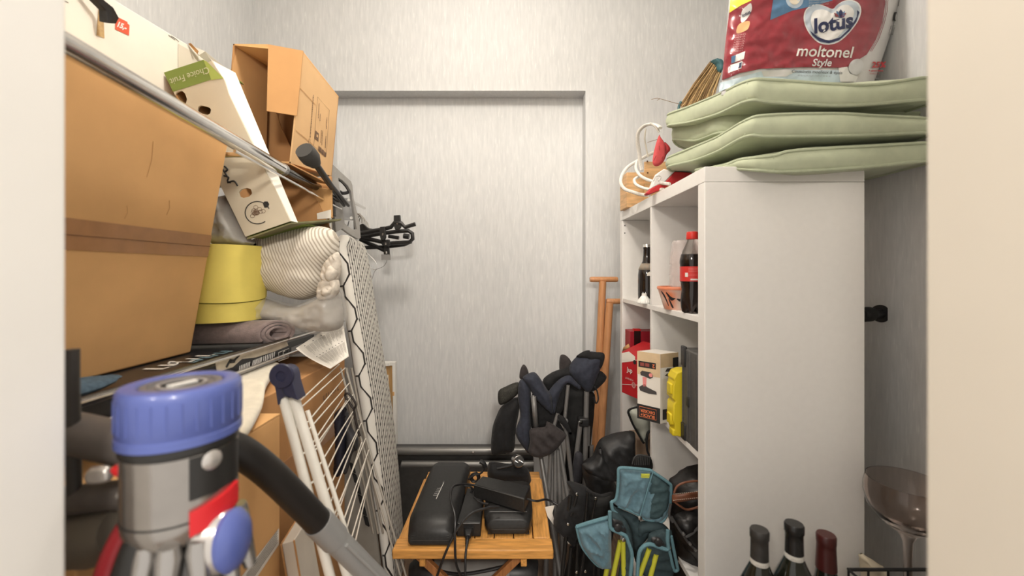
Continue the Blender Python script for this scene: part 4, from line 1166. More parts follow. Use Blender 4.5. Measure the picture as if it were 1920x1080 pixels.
def fruit_crate():
    t = thing('fruit_crate', (-.6, 1.1, 1.30), 'cream and green fruit carton standing on end with oval hand holes', 'carton')
    Y0, Y1 = 1.06, 1.30
    A, B, C, D = U(461, 444, Y0), U(545, 415, Y0), U(310, 141, Y0), U(398, 115, Y0)   # bottom left, bottom right (rim), top left, top right
    GRN = mat('fruit_green', (.20, .27, .05), .55, var=.05, vscale=20); GRL = mat('fruit_green_light', (.38, .46, .10), .5, var=.05, vscale=20)
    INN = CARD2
    up = (C - A); ri = (B - A)
    nf = Vector((0, -1, 0))
    # front panel with real holes: built from a filled ring with hole rings cut by constrained triangulation
    holes = [((418, 206), 13, 8.5, .45), ((388, 0), 0, 0, 0)]
    def panel(name, Y, m, hs, parent, off=.0018, extra=None):
        ring = extra or [(461, 444), (545, 415), (516, 352), (508, 340), (497, 318), (430, 178), (421, 150), (398, 115), (310, 141), (390, 298)]
        ring = resample(ring, 10)
        pts = [Vector(p) for p in ring]; E = [(i, (i + 1) % len(ring)) for i in range(len(ring))]
        cents = []
        for (cx, cy), rx, ry, an in hs:
            s = len(pts); k = 20
            for q in range(k):
                a = 2 * PI * q / k
                ex = math.copysign(abs(math.cos(a)) ** .6, math.cos(a)) * rx; ey = math.copysign(abs(math.sin(a)) ** .6, math.sin(a)) * ry
                pts.append(Vector((cx + ex * math.cos(an) - ey * math.sin(an), cy + ex * math.sin(an) + ey * math.cos(an))))
            E += [(s + q, s + (q + 1) % k) for q in range(k)]
            cents.append((cx, cy, min(rx, ry)))
        r = delaunay_2d_cdt(pts, E, [], 1, 1e-4)
        tri = []
        for f in r[2]:
            g = sum((r[0][i] for i in f), Vector((0, 0))) / len(f)
            skip = False
            for (cx, cy), rx, ry, an in hs:
                dx, dy = g[0] - cx, g[1] - cy
                u = (dx * math.cos(an) + dy * math.sin(an)) / rx; v = (-dx * math.sin(an) + dy * math.cos(an)) / ry
                if u ** 2 + v ** 2 < 1.1 and abs(u) < 1 and abs(v) < 1: skip = True
            if not skip: tri.append(tuple(f))
        sc = Y / Y0
        V = [U(p[0], p[1], Y0) for p in r[0]]
        for v in V: v.y = Y
        return MB().add(V, tri).build(name, m, parent, smooth=0, solid=.004)
    hs = [((341, 184), 9.5, 13, -.35), ((384, 207), 12.5, 7.5, .25), ((461, 362), 12, 8.5, -.25)]
    fp = panel('front_panel', Y0, CREAMCARD, hs, t)
    panel('back_panel', Y1, INN, [((600, 385), 1, 1, 0)][:0], t)
    # base (left long side), bottom end, top end, brown lining strips
    dy = Vector((0, Y1 - Y0, 0))
    e = .002
    MB().hexa([A, A + ri * .03, A + ri * .03 + dy, A + dy, C, C + ri * .03, C + ri * .03 + dy, C + dy]).build('crate_floor', INN, t)
    MB().hexa([A, B, B + dy, A + dy, A + up * .012, B + up * .012, B + up * .012 + dy, A + up * .012 + dy]).build('bottom_end', GRN, t)
    MB().hexa([C - up * .012, D - up * .012, D - up * .012 + dy, C - up * .012 + dy, C, D, D + dy, C + dy]).build('top_end', GRN, t)
    # white rim flange that catches the light
    MB().hexa([B, B + ri * .02, B + ri * .02 + Vector((.008, .016, -.002)), B + Vector((.0, .018, 0)), D, D + ri * .02, D + ri * .02 + Vector((.024, .05, -.006)), D + Vector((0, .055, 0))]).build('rim_flange', WHITECARD, t)
    def S(k): return lambda px, py: U(px, py, Y0) + Vector((0, -.0028 - .0006 * k, 0))
    patch('green_band', [(309, 137), (383, 113), (398, 150), (326, 173)], S(0), GRN, t, step=6)
    patch('green_corner', [(383, 113), (390, 117), (421, 148), (398, 151)], S(1), GRL, t, step=6)
    px_text('Choice Fruit', 358, 143, 17.5, S(2), mat('print_cream2', (.62, .62, .42), .5), t, ang=PI + .31, sx=.86, shear=-.0)
    for pts in ([(422, 312), (428, 318), (424, 322)], [(421, 330), (430, 333), (428, 340), (434, 343)], [(428, 343), (440, 340), (447, 349)], [(419, 318), (427, 330)]):
        MB().tube(catmull([S(0)(*p) for p in pts], 4), .0022, 6).build('brush_lettering', INK, t)
    ring = [(484 + 23 * math.cos(a), 399 + 21 * math.sin(a)) for a in [2 * PI * k / 30 + .9 for k in range(25)]]
    MB().tube([S(0)(*p) for p in ring], .0012, 5).build('printed_ring', INK, t)
    rnd = random.Random(2)
    for k in range(16):
        a = rnd.uniform(0, 6.28); r = rnd.uniform(0, 13)
        cx, cy = 483 + r * math.cos(a), 399 + r * .8 * math.sin(a)
        MB().tube([S(0)(cx + 4.2 * math.cos(q * .9), cy + 3.6 * math.sin(q * .9)) for q in range(7)], .0005, 4, closed=True).build('printed_grape', INKB, t)
    patch('printed_leaf', [(494, 382), (497, 378), (503, 378), (506, 383), (504, 389), (497, 390)], S(0), INK, t, step=3)
    # brown filler box seen in the crate's mouth
    t2 = thing('brown_tray', (-.5, 1.3, 1.33), 'brown cardboard tray with a finger hole behind the fruit carton', 'tray')
    q = [U(512, 346, 1.32), U(620, 330, 1.32), U(622, 408, 1.32), U(545, 412, 1.32)]
    V = [Vector((p.x, 1.32, p.z)) for p in q]
    MB().prism(V, (0, .012, 0)).build('tray_side', CARD2, t2, bevel=.001)
    q = [U(575, 348, 1.305), U(622, 355, 1.305), U(622, 408, 1.305), U(594, 410, 1.305)]
    MB().prism(q, (0, .006, 0)).build('tray_flap', CARD, t2, bevel=.001)
    MB().prism([U(589, 386, 1.30), U(598, 388, 1.30), U(598, 398, 1.30), U(592, 398, 1.30)], (0, .004, 0)).build('finger_hole', BLACKM, t2)
    MB().prism([U(594, 400, 1.296), U(620, 393, 1.296), U(620, 409, 1.296), U(595, 411, 1.296)], (0, .003, 0)).build('paper_label', PAPER, t2)
    t3 = thing('green_tray_bottom', (-.55, 1.15, 1.29), 'olive green card sheet under the fruit carton', 'card')
    MB().hexa([U(463, 449, 1.05), U(546, 420, 1.05), U(640, 413, 1.33), U(560, 432, 1.33), U(463, 446, 1.05), U(546, 417, 1.05), U(640, 410, 1.33), U(560, 428, 1.33)]).build('card_sheet', mat('olive_card', (.20, .19, .09), .7, var=.1, vscale=30), t3)
fruit_crate()

# ------------------------------------------------------------------ boxes on the upper level
def white_box():
    t = thing('white_carton', (-.9, .7, 1.5), 'long white cardboard box with a red price tag on the upper rack level', 'box')
    x1 = -.90; z0 = 1.5815
    y0, y1 = .42, 1.29
    P = [(x1, y0, z0), (x1, y1, z0), (-1.2, y1, z0), (-1.2, y0, z0), (x1, y0, 1.79), (x1, y1, 1.853), (-1.2, y1, 1.853), (-1.2, y0, 1.79)]
    MB().hexa(P).build('carton', WHITECARD, t, bevel=.003)
    def S(k): return lambda px, py: UP(px, py, (x1 + .0010 + k * .0007, 0, 0), Vector((1, 0, 0)))
    OR = mat('price_orange', (.66, .10, .045), .5)
    patch('price_tag', [(217, 30), (239, 41), (239, 44), (243, 47), (242, 67), (216, 55)], S(0), OR, t, step=4)
    px_text('15,-', 228.5, 49, 13, S(1), INKW, t, ang=-.42, bold=.05)
    patch('tape', [(334, 82), (372, 103), (372, 175), (334, 140)], S(0), mat('clear_tape', (.66, .60, .50), .25), t, step=6)
    patch('torn_patch', [(186, 0), (193, 0), (196, 72), (181, 66)], S(0), mat('torn_card', (.50, .34, .16), .8, var=.2, vscale=90), t, step=4)
    for pts in ([(316, 66), (322, 70), (328, 75)], [(321, 67), (330, 73), (335, 78)], [(122, 2), (128, 5)]):
        MB().tube([S(0)(*p) for p in pts], .0007, 4).build('pen_mark', INK, t)
    fl = MB().add([U(356, 84, 1.14), U(384, 96, 1.17), U(432, 135, 1.29), U(432, 160, 1.29), U(400, 125, 1.22), U(372, 103, 1.16)], [(0, 1, 2, 3, 4, 5)]); fl.build('torn_flap', WHITECARD, t, solid=.003, smooth=0)
    fl = MB().add([U(353, 82, 1.138), U(358, 81, 1.138), U(372, 96, 1.15), U(370, 101, 1.15)], [(0, 1, 2, 3)]); fl.build('torn_edge', CARD2, t, solid=.004, smooth=0)
    MB().prism([U(140, -25, .84), U(146, -30, .84), U(198, 12, .885), U(209, 32, .893), U(203, 43, .89), U(185, 41, .88), U(184, 18, .88)], (.014, .004, 0)).build('carry_handle', BLACK, t, bevel=.002)
white_box()
def open_box():
    t = thing('open_box', (-.69, 1.27, 1.52), 'tall open brown cardboard box with hanging flaps on the upper level', 'box')
    Y0, Y1 = 1.15, 1.39
    TL, TR, BR, BL = U(437, 82, Y0), U(567, 95, Y0), U(545, 306, Y0), U(420, 300, Y0)
    tTL, tTR, tBR, tBL = [Vector((p.x, Y1, p.z)) for p in (TL, TR, BR, BL)]
    r1 = U(635, 181, Y1); r2 = U(622, 330, Y1)
    tTR = r1
    nb = (tTR - TR).cross(BR - TR).normalized()
    tBR = UP(622, 330, TR, nb)
    k = .004
    def slab(name, q, m, n):
        n = Vector(n) * k
        MB().hexa([q[0], q[1], q[2], q[3], q[0] + n, q[1] + n, q[2] + n, q[3] + n]).build(name, m, t)
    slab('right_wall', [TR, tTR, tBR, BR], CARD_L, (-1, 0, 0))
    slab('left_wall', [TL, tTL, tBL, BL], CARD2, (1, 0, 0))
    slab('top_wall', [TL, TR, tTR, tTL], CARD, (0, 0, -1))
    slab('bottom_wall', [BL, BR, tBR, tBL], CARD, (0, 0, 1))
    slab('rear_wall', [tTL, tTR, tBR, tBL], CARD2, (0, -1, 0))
    f0, f1, f2 = U(503, 83, Y0 - .012), U(568, 95, Y0 - .002), U(556, 217, Y0 - .012)
    f3 = UP(500, 208, f0, (f1 - f0).cross(f2 - f0))
    slab('front_flap', [f0, f1, f2, f3], mat('cardboard_flap_dim', (.52, .285, .115), .8, var=.06, vscale=9), (0, 1, 0))  # flap colour darkened to offset the strong lamp light falling on it
    slab('side_flap', [TL, U(503, 83, Y0 + .10), U(498, 290, Y0 + .10), U(428, 320, Y0 - .01)], mat('cardboard_flap_dim', (.52, .285, .115), .8), (0, 1, 0))
    slab('lower_flap', [U(498, 300, Y0 + .01), U(545, 306, Y0), U(620, 345, 1.30), U(530, 325, 1.30)], CARD2, (0, 0, -1))
    # print on the side that faces the aisle
    def S(u, v, e=.0006):
        p = (TR.lerp(tTR, u)).lerp(BR.lerp(tBR, u), v); return p + Vector((e, -e * .4, 0))
    c = crop(540, 150, 5.68)
    n = (tTR - TR).cross(BR - TR).normalized()
    n = n if n.x > 0 else -n
    SP = lambda px, py: UP(px, py, TR + n * .0012, n)
    MB().tube([SP(*q) for q in c([(315, 180), (440, 320), (408, 815), (275, 700)])], .0004, 4, closed=True).build('print_frame', INKB, t)
    def strip(a, b, w, name, m):
        (ax, ay), (bx, by) = c([a, b]); L = math.hypot(bx - ax, by - ay); nx, ny = (by - ay) / L * w, -(bx - ax) / L * w
        mb = MB(); mb.add([SP(ax - nx, ay - ny), SP(bx - nx, by - ny), SP(bx + nx, by + ny), SP(ax + nx, ay + ny)], [(0, 1, 2, 3)]); mb.build(name, m, t)
    rnd = random.Random(1)
    y = 160
    while y < 610:
        h = rnd.choice((8, 12, 18)); strip((272 - (y - 160) * .078, y), (272 - (y + h - 160) * .078, y + h), .7, 'print_letter', INKB); y += h + 7
    for (x0, ya, yb) in ((345, 360, 440), (357, 535, 665), (370, 540, 690), (415, 400, 510), (405, 600, 720), (333, 250, 400)):
        y = ya
        while y < yb:
            h = rnd.choice((7, 10, 13)); strip((x0 - (y - ya) * .06, y), (x0 - (y + h - ya) * .06, y + h), .55, 'print_letter', INKB); y += h + 5
    mb = MB(); mb.add([SP(*q) for q in c([(292, 535), (328, 570), (325, 655), (285, 620)])], [(0, 1, 2, 3)]); mb.build('print_logo', INKB, t)
    mb = MB(); n2 = n * .0006; mb.add([SP(*q) + n2 for q in c([(303, 575), (317, 588), (315, 615), (302, 605)])], [(0, 1, 2, 3)]); mb.build('print_logo_gap', CARD_L, t)
    for k_ in range(9): strip((330 + k_ * 9, 700 + k_ * 9), (325 + k_ * 9, 755 + k_ * 8), .45 + .3 * (k_ % 3), 'barcode_bar', INKB)
    MB().tube([SP(*q) for q in c([(228 + 9 * math.cos(a), 655 + 30 * math.sin(a)) for a in [k_ * .52 for k_ in range(12)]])], .0004, 4, closed=True).build('print_circle', INKB, t)
    for q in ([(130, 85), (300, 270)], [(85, 535), (270, 690)]):
        MB().tube([SP(*p) for p in c(q)], .0006, 4).build('fold_line', CARD, t)
open_box()

# ------------------------------------------------------------------ boxes under the rack
def lower_boxes():
    t = thing('shipping_box', (-.75, .66, 0), 'tall brown shipping box with address label behind the vacuum hose', 'box')
    x1, zt = -.50, .902
    MB().box((-1.1, .47, .0), (x1, .883, zt)).build('carton', CARD, t, bevel=.003)
    S = lambda px, py: UP(px, py, (x1 + .0010, 0, 0), Vector((1, 0, 0)))
    patch('address_label', [(523, 990), (523, 1021), (470, 1100), (440, 1115), (450, 1085)], S, PAPER, t, step=8)
    for k in range(6):
        f = k / 6
        MB().tube([UP(520, 995 + 26 * f, (x1 + .0018, 0, 0), Vector((1, 0, 0))), UP(462, 1078 + 28 * f, (x1 + .0018, 0, 0), Vector((1, 0, 0)))], .0005, 4).build('label_line', mat('label_ink', (.12, .11, .1), .6), t)
    # lid flap seam
    MB().box((-1.1, .672, zt), (x1, .676, zt + .0012)).build('lid_seam', CARD2, t)
    MB().box((-.60, .79, zt), (x1, .883, zt + .003)).build('lid_flap', CARD, t)
    S2 = lambda px, py: UZ(px, py, zt + .0015)
    MB().tube([S2(250 + 6 * math.cos(a), 787 + 12 * math.sin(a)) for a in [k * .6 for k in range(10)]], .0012, 5).build('printed_mark', INKB, t)
    t = thing('storage_box', (-.8, 1.12, 0), 'darker brown cardboard box under the rack behind the drying rack wires', 'box')
    MB().box((-1.1, .90, 0), (-.555, 1.36, .93)).build('carton', CARD2, t, bevel=.003)
    frame_text('|7', UP(622, 735, (-.5535, 0, 0), Vector((1, 0, 0))), (0, 1, 0), (0, 0, 1), .030, INKB, t, lift=.0006, shear=.3)
    MB().box((-.5548, .90, .70), (-.5538, 1.36, .748)).build('tape', TAPE, t)
    t = thing('white_towel', (-.56, .80, .905), 'cream white towel folded over the shipping box', 'towel')
    TW = mat('cream_towel', (.70, .64, .52), .95, var=.06, vscale=50, bump=.4, bscale=250, sheen=.3)
    edge = catmull([UZ(440, 817, .925), UZ(455, 811, .930), UZ(472, 788, .935), UZ(487, 755, .94), UZ(500, 727, .945), UZ(512, 705, .948), UZ(526, 690, .950)], 5)
    prof = [(-.012, -1.0), (.004, -.72), (.006, -.35), (.0, -.08), (-.014, .0), (-.06, .02), (-.12, -.05), (-.20, .03), (-.27, -.2), (-.28, -1.0)]
    n_, k_ = len(edge), len(prof)
    V = []
    for i, p in enumerate(edge):
        base = .9035 if p.y < .893 else .9325
        f = min(1, .35 + i / n_ * 3)
        for dx, h in prof:
            zt_ = base + .008 + .026 * f
            V.append(Vector((p.x + dx * (.55 + .45 * f), p.y + .012 * h, (base if h <= -1 else zt_ + h * (zt_ - base)) + .0035 * ridge(p.x * 30 + dx * 20, p.y * 25, 2.0) * (1 if h > -1 else 0))))
    Fc = [(i * k_ + j, i * k_ + j + 1, (i + 1) * k_ + j + 1, (i + 1) * k_ + j) for i in range(n_ - 1) for j in range(k_ - 1)]
    Fc += [tuple(range(k_)), tuple(reversed(range((n_ - 1) * k_, n_ * k_)))]
    MB().add(V, Fc).build('towel_fold', TW, t, smooth=80, sub=1)
    t = thing('white_canvas', (-.45, .93, 0), 'white framed canvas leaning on the floor behind the grey wand', 'canvas')
    A0, A1, B0, B1 = U(528, 1020, .86), U(552, 1012, .858), U(556, 974, 1.0), U(580, 968, .998)
    def low(p): return Vector((p.x + .11, p.y, 0.0))
    Q = [A0, A1, B1, B0]
    MB().hexa([low(q) for q in Q] + Q).build('canvas_board', mat('canvas_white', (.68, .63, .55), .7, var=.03, vscale=20), t, bevel=.002)
    for q in (A0, A1):
        MB().tube([q + Vector((0, -.002, 0)), low(q) + Vector((0, -.002, 0))], .0020, 6).build('canvas_edge', CARD2, t)
    MB().tube([A0, B0], .0020, 6).build('canvas_edge', CARD2, t)
lower_boxes()
# ------------------------------------------------------------------ ironing board, drying rack, hangers
def ironing_board():
    t = thing('ironing_board', (-.47, 1.6, 0), 'ironing board with white hexagon-print cover standing on end', 'ironing board')
    m = bpy.data.materials.new('ironing_cover'); m.use_nodes = True
    nt = m.node_tree; b = nt.nodes['Principled BSDF']; b.inputs['Roughness'].default_value = .8
    uv = nt.nodes.new('ShaderNodeUVMap'); sp = nt.nodes.new('ShaderNodeSeparateXYZ'); nt.links.new(uv.outputs['UV'], sp.inputs[0])
    def mth(op, a, bb=None, c=None):
        n = nt.nodes.new('ShaderNodeMath'); n.operation = op
        for i, q in enumerate((a, bb, c)):
            if q is None: continue
            if isinstance(q, (int, float)): n.inputs[i].default_value = q
            else: nt.links.new(q, n.inputs[i])
        return n.outputs[0]
    u, v = sp.outputs['X'], sp.outputs['Y']          # u: line index, v: metres along the board
    fu = mth('ABSOLUTE', mth('SUBTRACT', mth('FRACT', u), .5))
    line = mth('LESS_THAN', fu, .13)
    par = mth('MULTIPLY', mth('FLOOR', u), .66)
    vv = mth('ADD', mth('DIVIDE', v, .047), mth('MULTIPLY', par, .5))
    fv = mth('ABSOLUTE', mth('SUBTRACT', mth('FRACT', vv), .5))
    dot = mth('MULTIPLY', mth('LESS_THAN', fv, .10), mth('LESS_THAN', fu, .30))
    ink = mth('MAXIMUM', line, dot)
    on = mth('GREATER_THAN', u, 0.02)
    ink = mth('MULTIPLY', ink, on)
    mx = nt.nodes.new('ShaderNodeMix'); mx.data_type = 'RGBA'
    nt.links.new(ink, mx.inputs[0]); mx.inputs[6].default_value = (.74, .71, .65, 1); mx.inputs[7].default_value = (.085, .075, .07, 1)
    nt.links.new(mx.outputs[2], b.inputs['Base Color'])
    # near edge (toward the camera) and far edge of the board as two leaning lines
    # columns: (y pixel, x of the outer left rim, x of the ridge, x of the far rim)
    prof = [(441, 640, 652, 668), (447, 630, 655, 680), (462, 628, 648, 687), (500, 632, 655, 694), (580, 645, 668, 704), (640, 657, 680, 712), (700, 666, 689, 721), (760, 677, 699, 730), (820, 686, 706, 737), (880, 692, 713, 743), (940, 702, 722, 748), (1000, 712, 730, 752), (1080, 722, 738, 757), (1120, 727, 742, 760)]
    YN, YM, YF = 1.46, 1.47, 1.70
    nv = len(prof)
    NU = 12
    V = []; UVs = []
    acc = 0; lastz = None
    for k, (py, xl, xm, xf) in enumerate(prof):
        L = U(xl, py, YN); M = U(xm, py, YM); z = M.z
        Fp = Vector(((xf - CX) / F * YF, YF, z)); L.z = z
        if lastz is not None: acc += lastz - z
        lastz = z
        V.append(L + Vector((-.012, .02, 0))); UVs.append((0, acc))
        V.append(L); UVs.append((0, acc))
        V.append(L.lerp(M, .5) + Vector((.0, -.006, 0))); UVs.append((0, acc))
        for i in range(NU + 1):
            f = i / NU
            V.append(M.lerp(Fp, f) + Vector((.004 * math.sin(PI * f), 0, 0))); UVs.append((f * 11.0, acc))
        V.append(Fp + Vector((-.02, .0, 0))); UVs.append((0, acc))
    W = NU + 5
    Fc = [(j * W + i, (j + 1) * W + i, (j + 1) * W + i + 1, j * W + i + 1) for j in range(nv - 1) for i in range(W - 1)]
    Fc += [((j + 1) * W, j * W, j * W + W - 1, (j + 1) * W + W - 1) for j in range(nv - 1)]
    Fc.append(tuple(range(W))); Fc.append(tuple(reversed(range((nv - 1) * W, nv * W))))
    o = MB().add(V, Fc).build('padded_cover', m, t, smooth=60, fixn=False)
    uvl = o.data.uv_layers.new(name='UVMap')
    for lp in o.data.loops: uvl.data[lp.index].uv = UVs[lp.vertex_index]
    # hexagon border: zigzag with ticks on the rim strip
    def rim(f, py):   # point on the rim strip, f 0 outer .. 1 ridge
        for a, bq in zip(prof, prof[1:]):
            if a[0] <= py <= bq[0]:
                s = (py - a[0]) / (bq[0] - a[0]); break
        else: s = 0; a = bq = prof[-1]
        xl = a[1] + (bq[1] - a[1]) * s; xm = a[2] + (bq[2] - a[2]) * s
        L = U(xl, py, YN); M = U(xm, py, YM)
        p = L.lerp(M, f); p.y -= .006 * (1 - abs(2 * f - 1)) + .0012
        p.x += .0004
        return p
    y = 452; pts = []; k = 0
    HX = mat('hex_ink', (.028, .024, .022), .7)
    step = [24, 20]
    while y < 1095:
        pts.append(rim(.92 if k % 4 in (2, 3) else .30, y))
        if k % 4 == 0: MB().tube([rim(.30, y), rim(0.0, y + 1)], .0028, 5).build('hexagon_line', HX, t)
        if k % 4 == 3: MB().tube([rim(.92, y), rim(1.0, y)], .0028, 5).build('hexagon_line', HX, t)
        y += (20 if k % 2 == 0 else 22); k += 1
    MB().tube(pts, .0032, 5).build('hexagon_line', HX, t)
    # grey steel iron rest at the head of the board
    c = crop(610, 300, 6.747)
    GP = mat('iron_rest_grey', (.34, .33, .31), .35, .3, var=.05, vscale=50)
    outer = [(30, 95), (50, 55), (85, 62), (200, 170), (310, 270), (330, 320), (345, 480), (420, 800), (435, 990), (400, 1005), (280, 930), (200, 870), (120, 915), (100, 740), (45, 330)]
    hole = [(150, 230), (200, 260), (270, 330), (310, 400), (335, 560), (385, 880), (330, 880), (230, 800), (200, 560), (160, 330)]
    ro = c(outer); rh = c(hole)
    pts = [Vector(p) for p in ro + rh]
    E = [(i, (i + 1) % len(ro)) for i in range(len(ro))] + [(len(ro) + i, len(ro) + (i + 1) % len(rh)) for i in range(len(rh))]
    r = delaunay_2d_cdt(pts, E, [], 1, 1e-4)
    def inside(p, ring):
        cc = False; j = len(ring) - 1
        for i in range(len(ring)):
            if (ring[i][1] > p[1]) != (ring[j][1] > p[1]) and p[0] < (ring[j][0] - ring[i][0]) * (p[1] - ring[i][1]) / (ring[j][1] - ring[i][1]) + ring[i][0]: cc = not cc
            j = i
        return cc
    tri = [tuple(f) for f in r[2] if not inside(sum((r[0][i] for i in f), Vector((0, 0))) / len(f), rh)]
    dep = lambda px: 1.44 + (px - 614) * .0026
    MB().add([U(p[0], p[1], dep(p[0])) for p in r[0]], tri).build('iron_rest', GP, t, smooth=0, solid=.012, bevel=.002)
    MB().prism([U(*q, dep(q[0]) + .03) for q in c([(185, 485), (325, 480), (365, 765), (228, 760)])], (0, .004, 0)).build('rest_plate', ALU, t)
    for q in ((297, 507), (330, 733)):
        p = c([q])[0]
        MB().lathe([(0, .004), (.006, .003), (.0065, 0)], at(U(*p, dep(p[0]) + .027), (.4, -1, 0)), 14).build('rivet', WHITEPL, t)
    px_tube('safety_hook', [(*q, dep(q[0]) + .012) for q in c([(150, 235), (215, 275), (270, 340), (300, 395), (270, 415), (215, 420), (185, 400)])], .006, BLACK, t)
    px_tube('rest_wire', [(*q, dep(q[0]) + .012) for q in c([(300, 770), (285, 850), (330, 880), (365, 880), (360, 775)])], .0018, BLACK, t)
    MB().prism([U(614, 360, 1.43), U(622, 352, 1.43), U(626, 405, 1.43), U(618, 403, 1.43)], (0, .02, 0)).build('hinge_block', BLACK, t, bevel=.002)
    # folded leg with rubber foot
    LG = mat('dark_leg', (.055, .052, .05), .3, .6)
    foot0, foot1 = U(570, 281, 1.08), U(592, 308, 1.13)
    for dx in (-3, 5):
        MB().tube([U(586 + dx, 300 + dx * .4, 1.12), U(616 + dx, 343 + dx * .5, 1.25), U(648 + dx, 385, 1.50)], .0062, 10).build('leg', LG, t)
    MB().tube([foot0, foot0.lerp(foot1, .25), foot0.lerp(foot1, .6), foot1], [.0235, .0255, .025, .015], 18).build('rubber_foot', mat('rubber_charcoal', (.055, .053, .05), .65), t)
    for dy in (0, 9):
        MB().tube([U(535, 318 + dy, 1.24), U(600, 350 + dy, 1.40), U(625, 362 + dy, 1.46)], .0062, 10).build('leg', LG, t)
ironing_board()
def grey_panel():
    t = thing('slotted_panel', (-.55, 1.3, 0), 'grey metal panel with dark slots leaning behind the drying rack wires', 'panel')
    GM = mat('panel_grey', (.27, .255, .225), .5, .2, var=.06, vscale=20)
    a, b = U(628, 800, 1.385), U(678, 785, 1.43)
    lowa, lowb = U(640, 1130, 1.385), U(722, 1130, 1.43)
    n = Vector((0, .01, 0))
    MB().hexa([lowa, lowb, lowb + n, lowa + n, a, b, b + n, a + n]).build('sheet', GM, t, bevel=.001)
    S = lambda px, py: U(px, py, 1.385 + (px - 634) * .0007 - .012)
    for k in range(6):
        y = 868 + k * 20
        x = 655 + k * 5.2
        MB().prism([S(x, y), S(x + 7, y + 4), S(x + 11, y + 20), S(x + 4, y + 16)], (0, .006, 0)).build('slot', BLACKM, t)
    for k in range(3):
        MB().tube([U(641 + k * 9, 690, 1.39), U(700 + k * 9, 1000, 1.42)], .004, 8).build('frame_bar', mat('panel_bar', (.40, .37, .32), .45, .3), t)
grey_panel()
def airer():
    t = thing('drying_rack', (-.42, 1.0, 0), 'white folded clothes drying rack with navy joint cap and thin wires', 'drying rack')
    WT = mat('white_tube', (.76, .73, .66), .35, var=.03, vscale=30)
    WW = mat('white_wire', (.74, .70, .62), .4)
    YN, YF = .80, 1.30
    f1 = lambda y: 531 + (y - 745) * .262
    f2 = lambda y: 551 + (y - 745) * .303
    def tubeat(f, Y, ya, yb, r, name='frame_tube', m=WT): MB().tube([U(f(ya), ya, Y), U(f((ya + yb) / 2), (ya + yb) / 2, Y), U(f(yb), yb, Y)], r, 14).build(name, m, t)
    tubeat(f1, YN, 738, 1150, .0092)
    tubeat(f2, YN + .01, 738, 1150, .0098)
    tubeat(lambda y: f2(y) + 17 + (y - 745) * .02, YN + .05, 770, 1150, .0045)
    ff = lambda y: 641 + (y - 700) * .29
    tubeat(ff, YF, 690, 1100, .0032, m=mat('grey_tube', (.42, .39, .34), .4))
    tubeat(lambda y: ff(y) + 10, YF + .02, 690, 1100, .0032, m=mat('grey_tube', (.42, .39, .34), .4))
    rnd = random.Random(4)
    ys = [757, 768, 800, 812, 838, 846, 853, 880, 905, 930, 952, 975, 985, 1008, 1030, 1052, 1075]
    for k, y in enumerate(ys):
        fy = 704 + (y - 790) * .64
        MB().tube([U(f2(y) + 2, y, YN + .012), U(ff(fy) + (9 if k % 2 else 0), fy, YF)], .0016, 6).build('wire', WW, t)
    # rungs between the two front tubes
    for y in (800, 850, 905, 960, 1015): MB().tube([U(f1(y), y + 6, YN), U(f2(y), y - 8, YN + .01)], .0022, 6).build('short_rung', WW, t)
    NB = mat('navy_plastic', (.028, .030, .062), .4, var=.08, vscale=40)
    c = crop(400, 600, 6.0)
    ring = c([(660, 620), (672, 575), (715, 540), (770, 530), (825, 542), (865, 580), (880, 630), (895, 720), (950, 905), (870, 875), (800, 862), (745, 900), (735, 960), (722, 955), (700, 800), (672, 690)])
    P = [U(a, b, YN - .014) for a, b in ring]
    MB().prism(P, (0, .032, 0)).build('joint_cap', NB, t, bevel=.004, seg=3)
    pc = U(*c([(770, 628)])[0], YN - .0145)
    MB().lathe([(.024, 0), (.0225, .0035), (.010, .0035), (.0085, -.004), (0, -.004)], at(pc, (0, -1, 0)), 28).build('cap_boss', NB, t)
    MB().lathe([(.0062, .0), (.0055, .0025), (0, .003)], at(pc + Vector((0, .003, 0)), (0, -1, 0)), 16).build('rivet', BLACK, t)
    px_tube('cap_seam', [(*q, YN - .0148) for q in c([(785, 730), (780, 790), (810, 850), (870, 872)])], .0012, mat('navy_dark', (.012, .013, .03), .4), t)
airer()
def clips():
    c = crop(600, 640, 4.156)
    NV = mat('navy_nylon', (.012, .013, .024), .45, var=.3, vscale=40)
    t = thing('navy_umbrella', U(635, 880, 1.24), 'folded navy pocket umbrella hanging behind the wires', 'umbrella')
    puff('canopy', c([(110, 570), (150, 525), (180, 500), (200, 520), (190, 640), (205, 760), (190, 960), (165, 1040), (130, 1050), (105, 1010), (118, 800), (112, 650)]), 1.24, .016, NV, t, step=4, R=9, fold=.006, fs=(.12, .02), ang=1.57)
    t = thing('dark_pouch', U(655, 870, 1.26), 'dark grey long pouch with belt loop hanging beside the navy umbrella', 'pouch')
    puff('pouch_body', c([(195, 510), (225, 580), (245, 660), (290, 740), (300, 790), (290, 850), (255, 870), (220, 1000), (200, 1035), (180, 1020), (190, 900), (205, 760), (190, 640)]), 1.255, .014, mat('charcoal_nylon', (.045, .045, .05), .6, var=.15, vscale=50), t, step=4, R=8, fold=.004, fs=(.1, .02), ang=1.57)
    px_tube('belt_loop', [(*q, 1.235) for q in c([(200, 410), (225, 410), (265, 460), (280, 500), (260, 520), (225, 470), (198, 430)])], .0035, mat('dark_brown_strap', (.02, .014, .012), .5), t, closed=True)
    px_tube('strap', [(*q, 1.24) for q in c([(262, 520), (275, 600), (295, 690), (310, 740)])], .004, mat('dark_brown_strap', (.02, .014, .012), .5), t)
    puff('pocket', c([(245, 770), (270, 760), (290, 800), (285, 850), (260, 830)]), 1.235, .006, BLACK, t, step=3, R=4, fold=0)
clips()
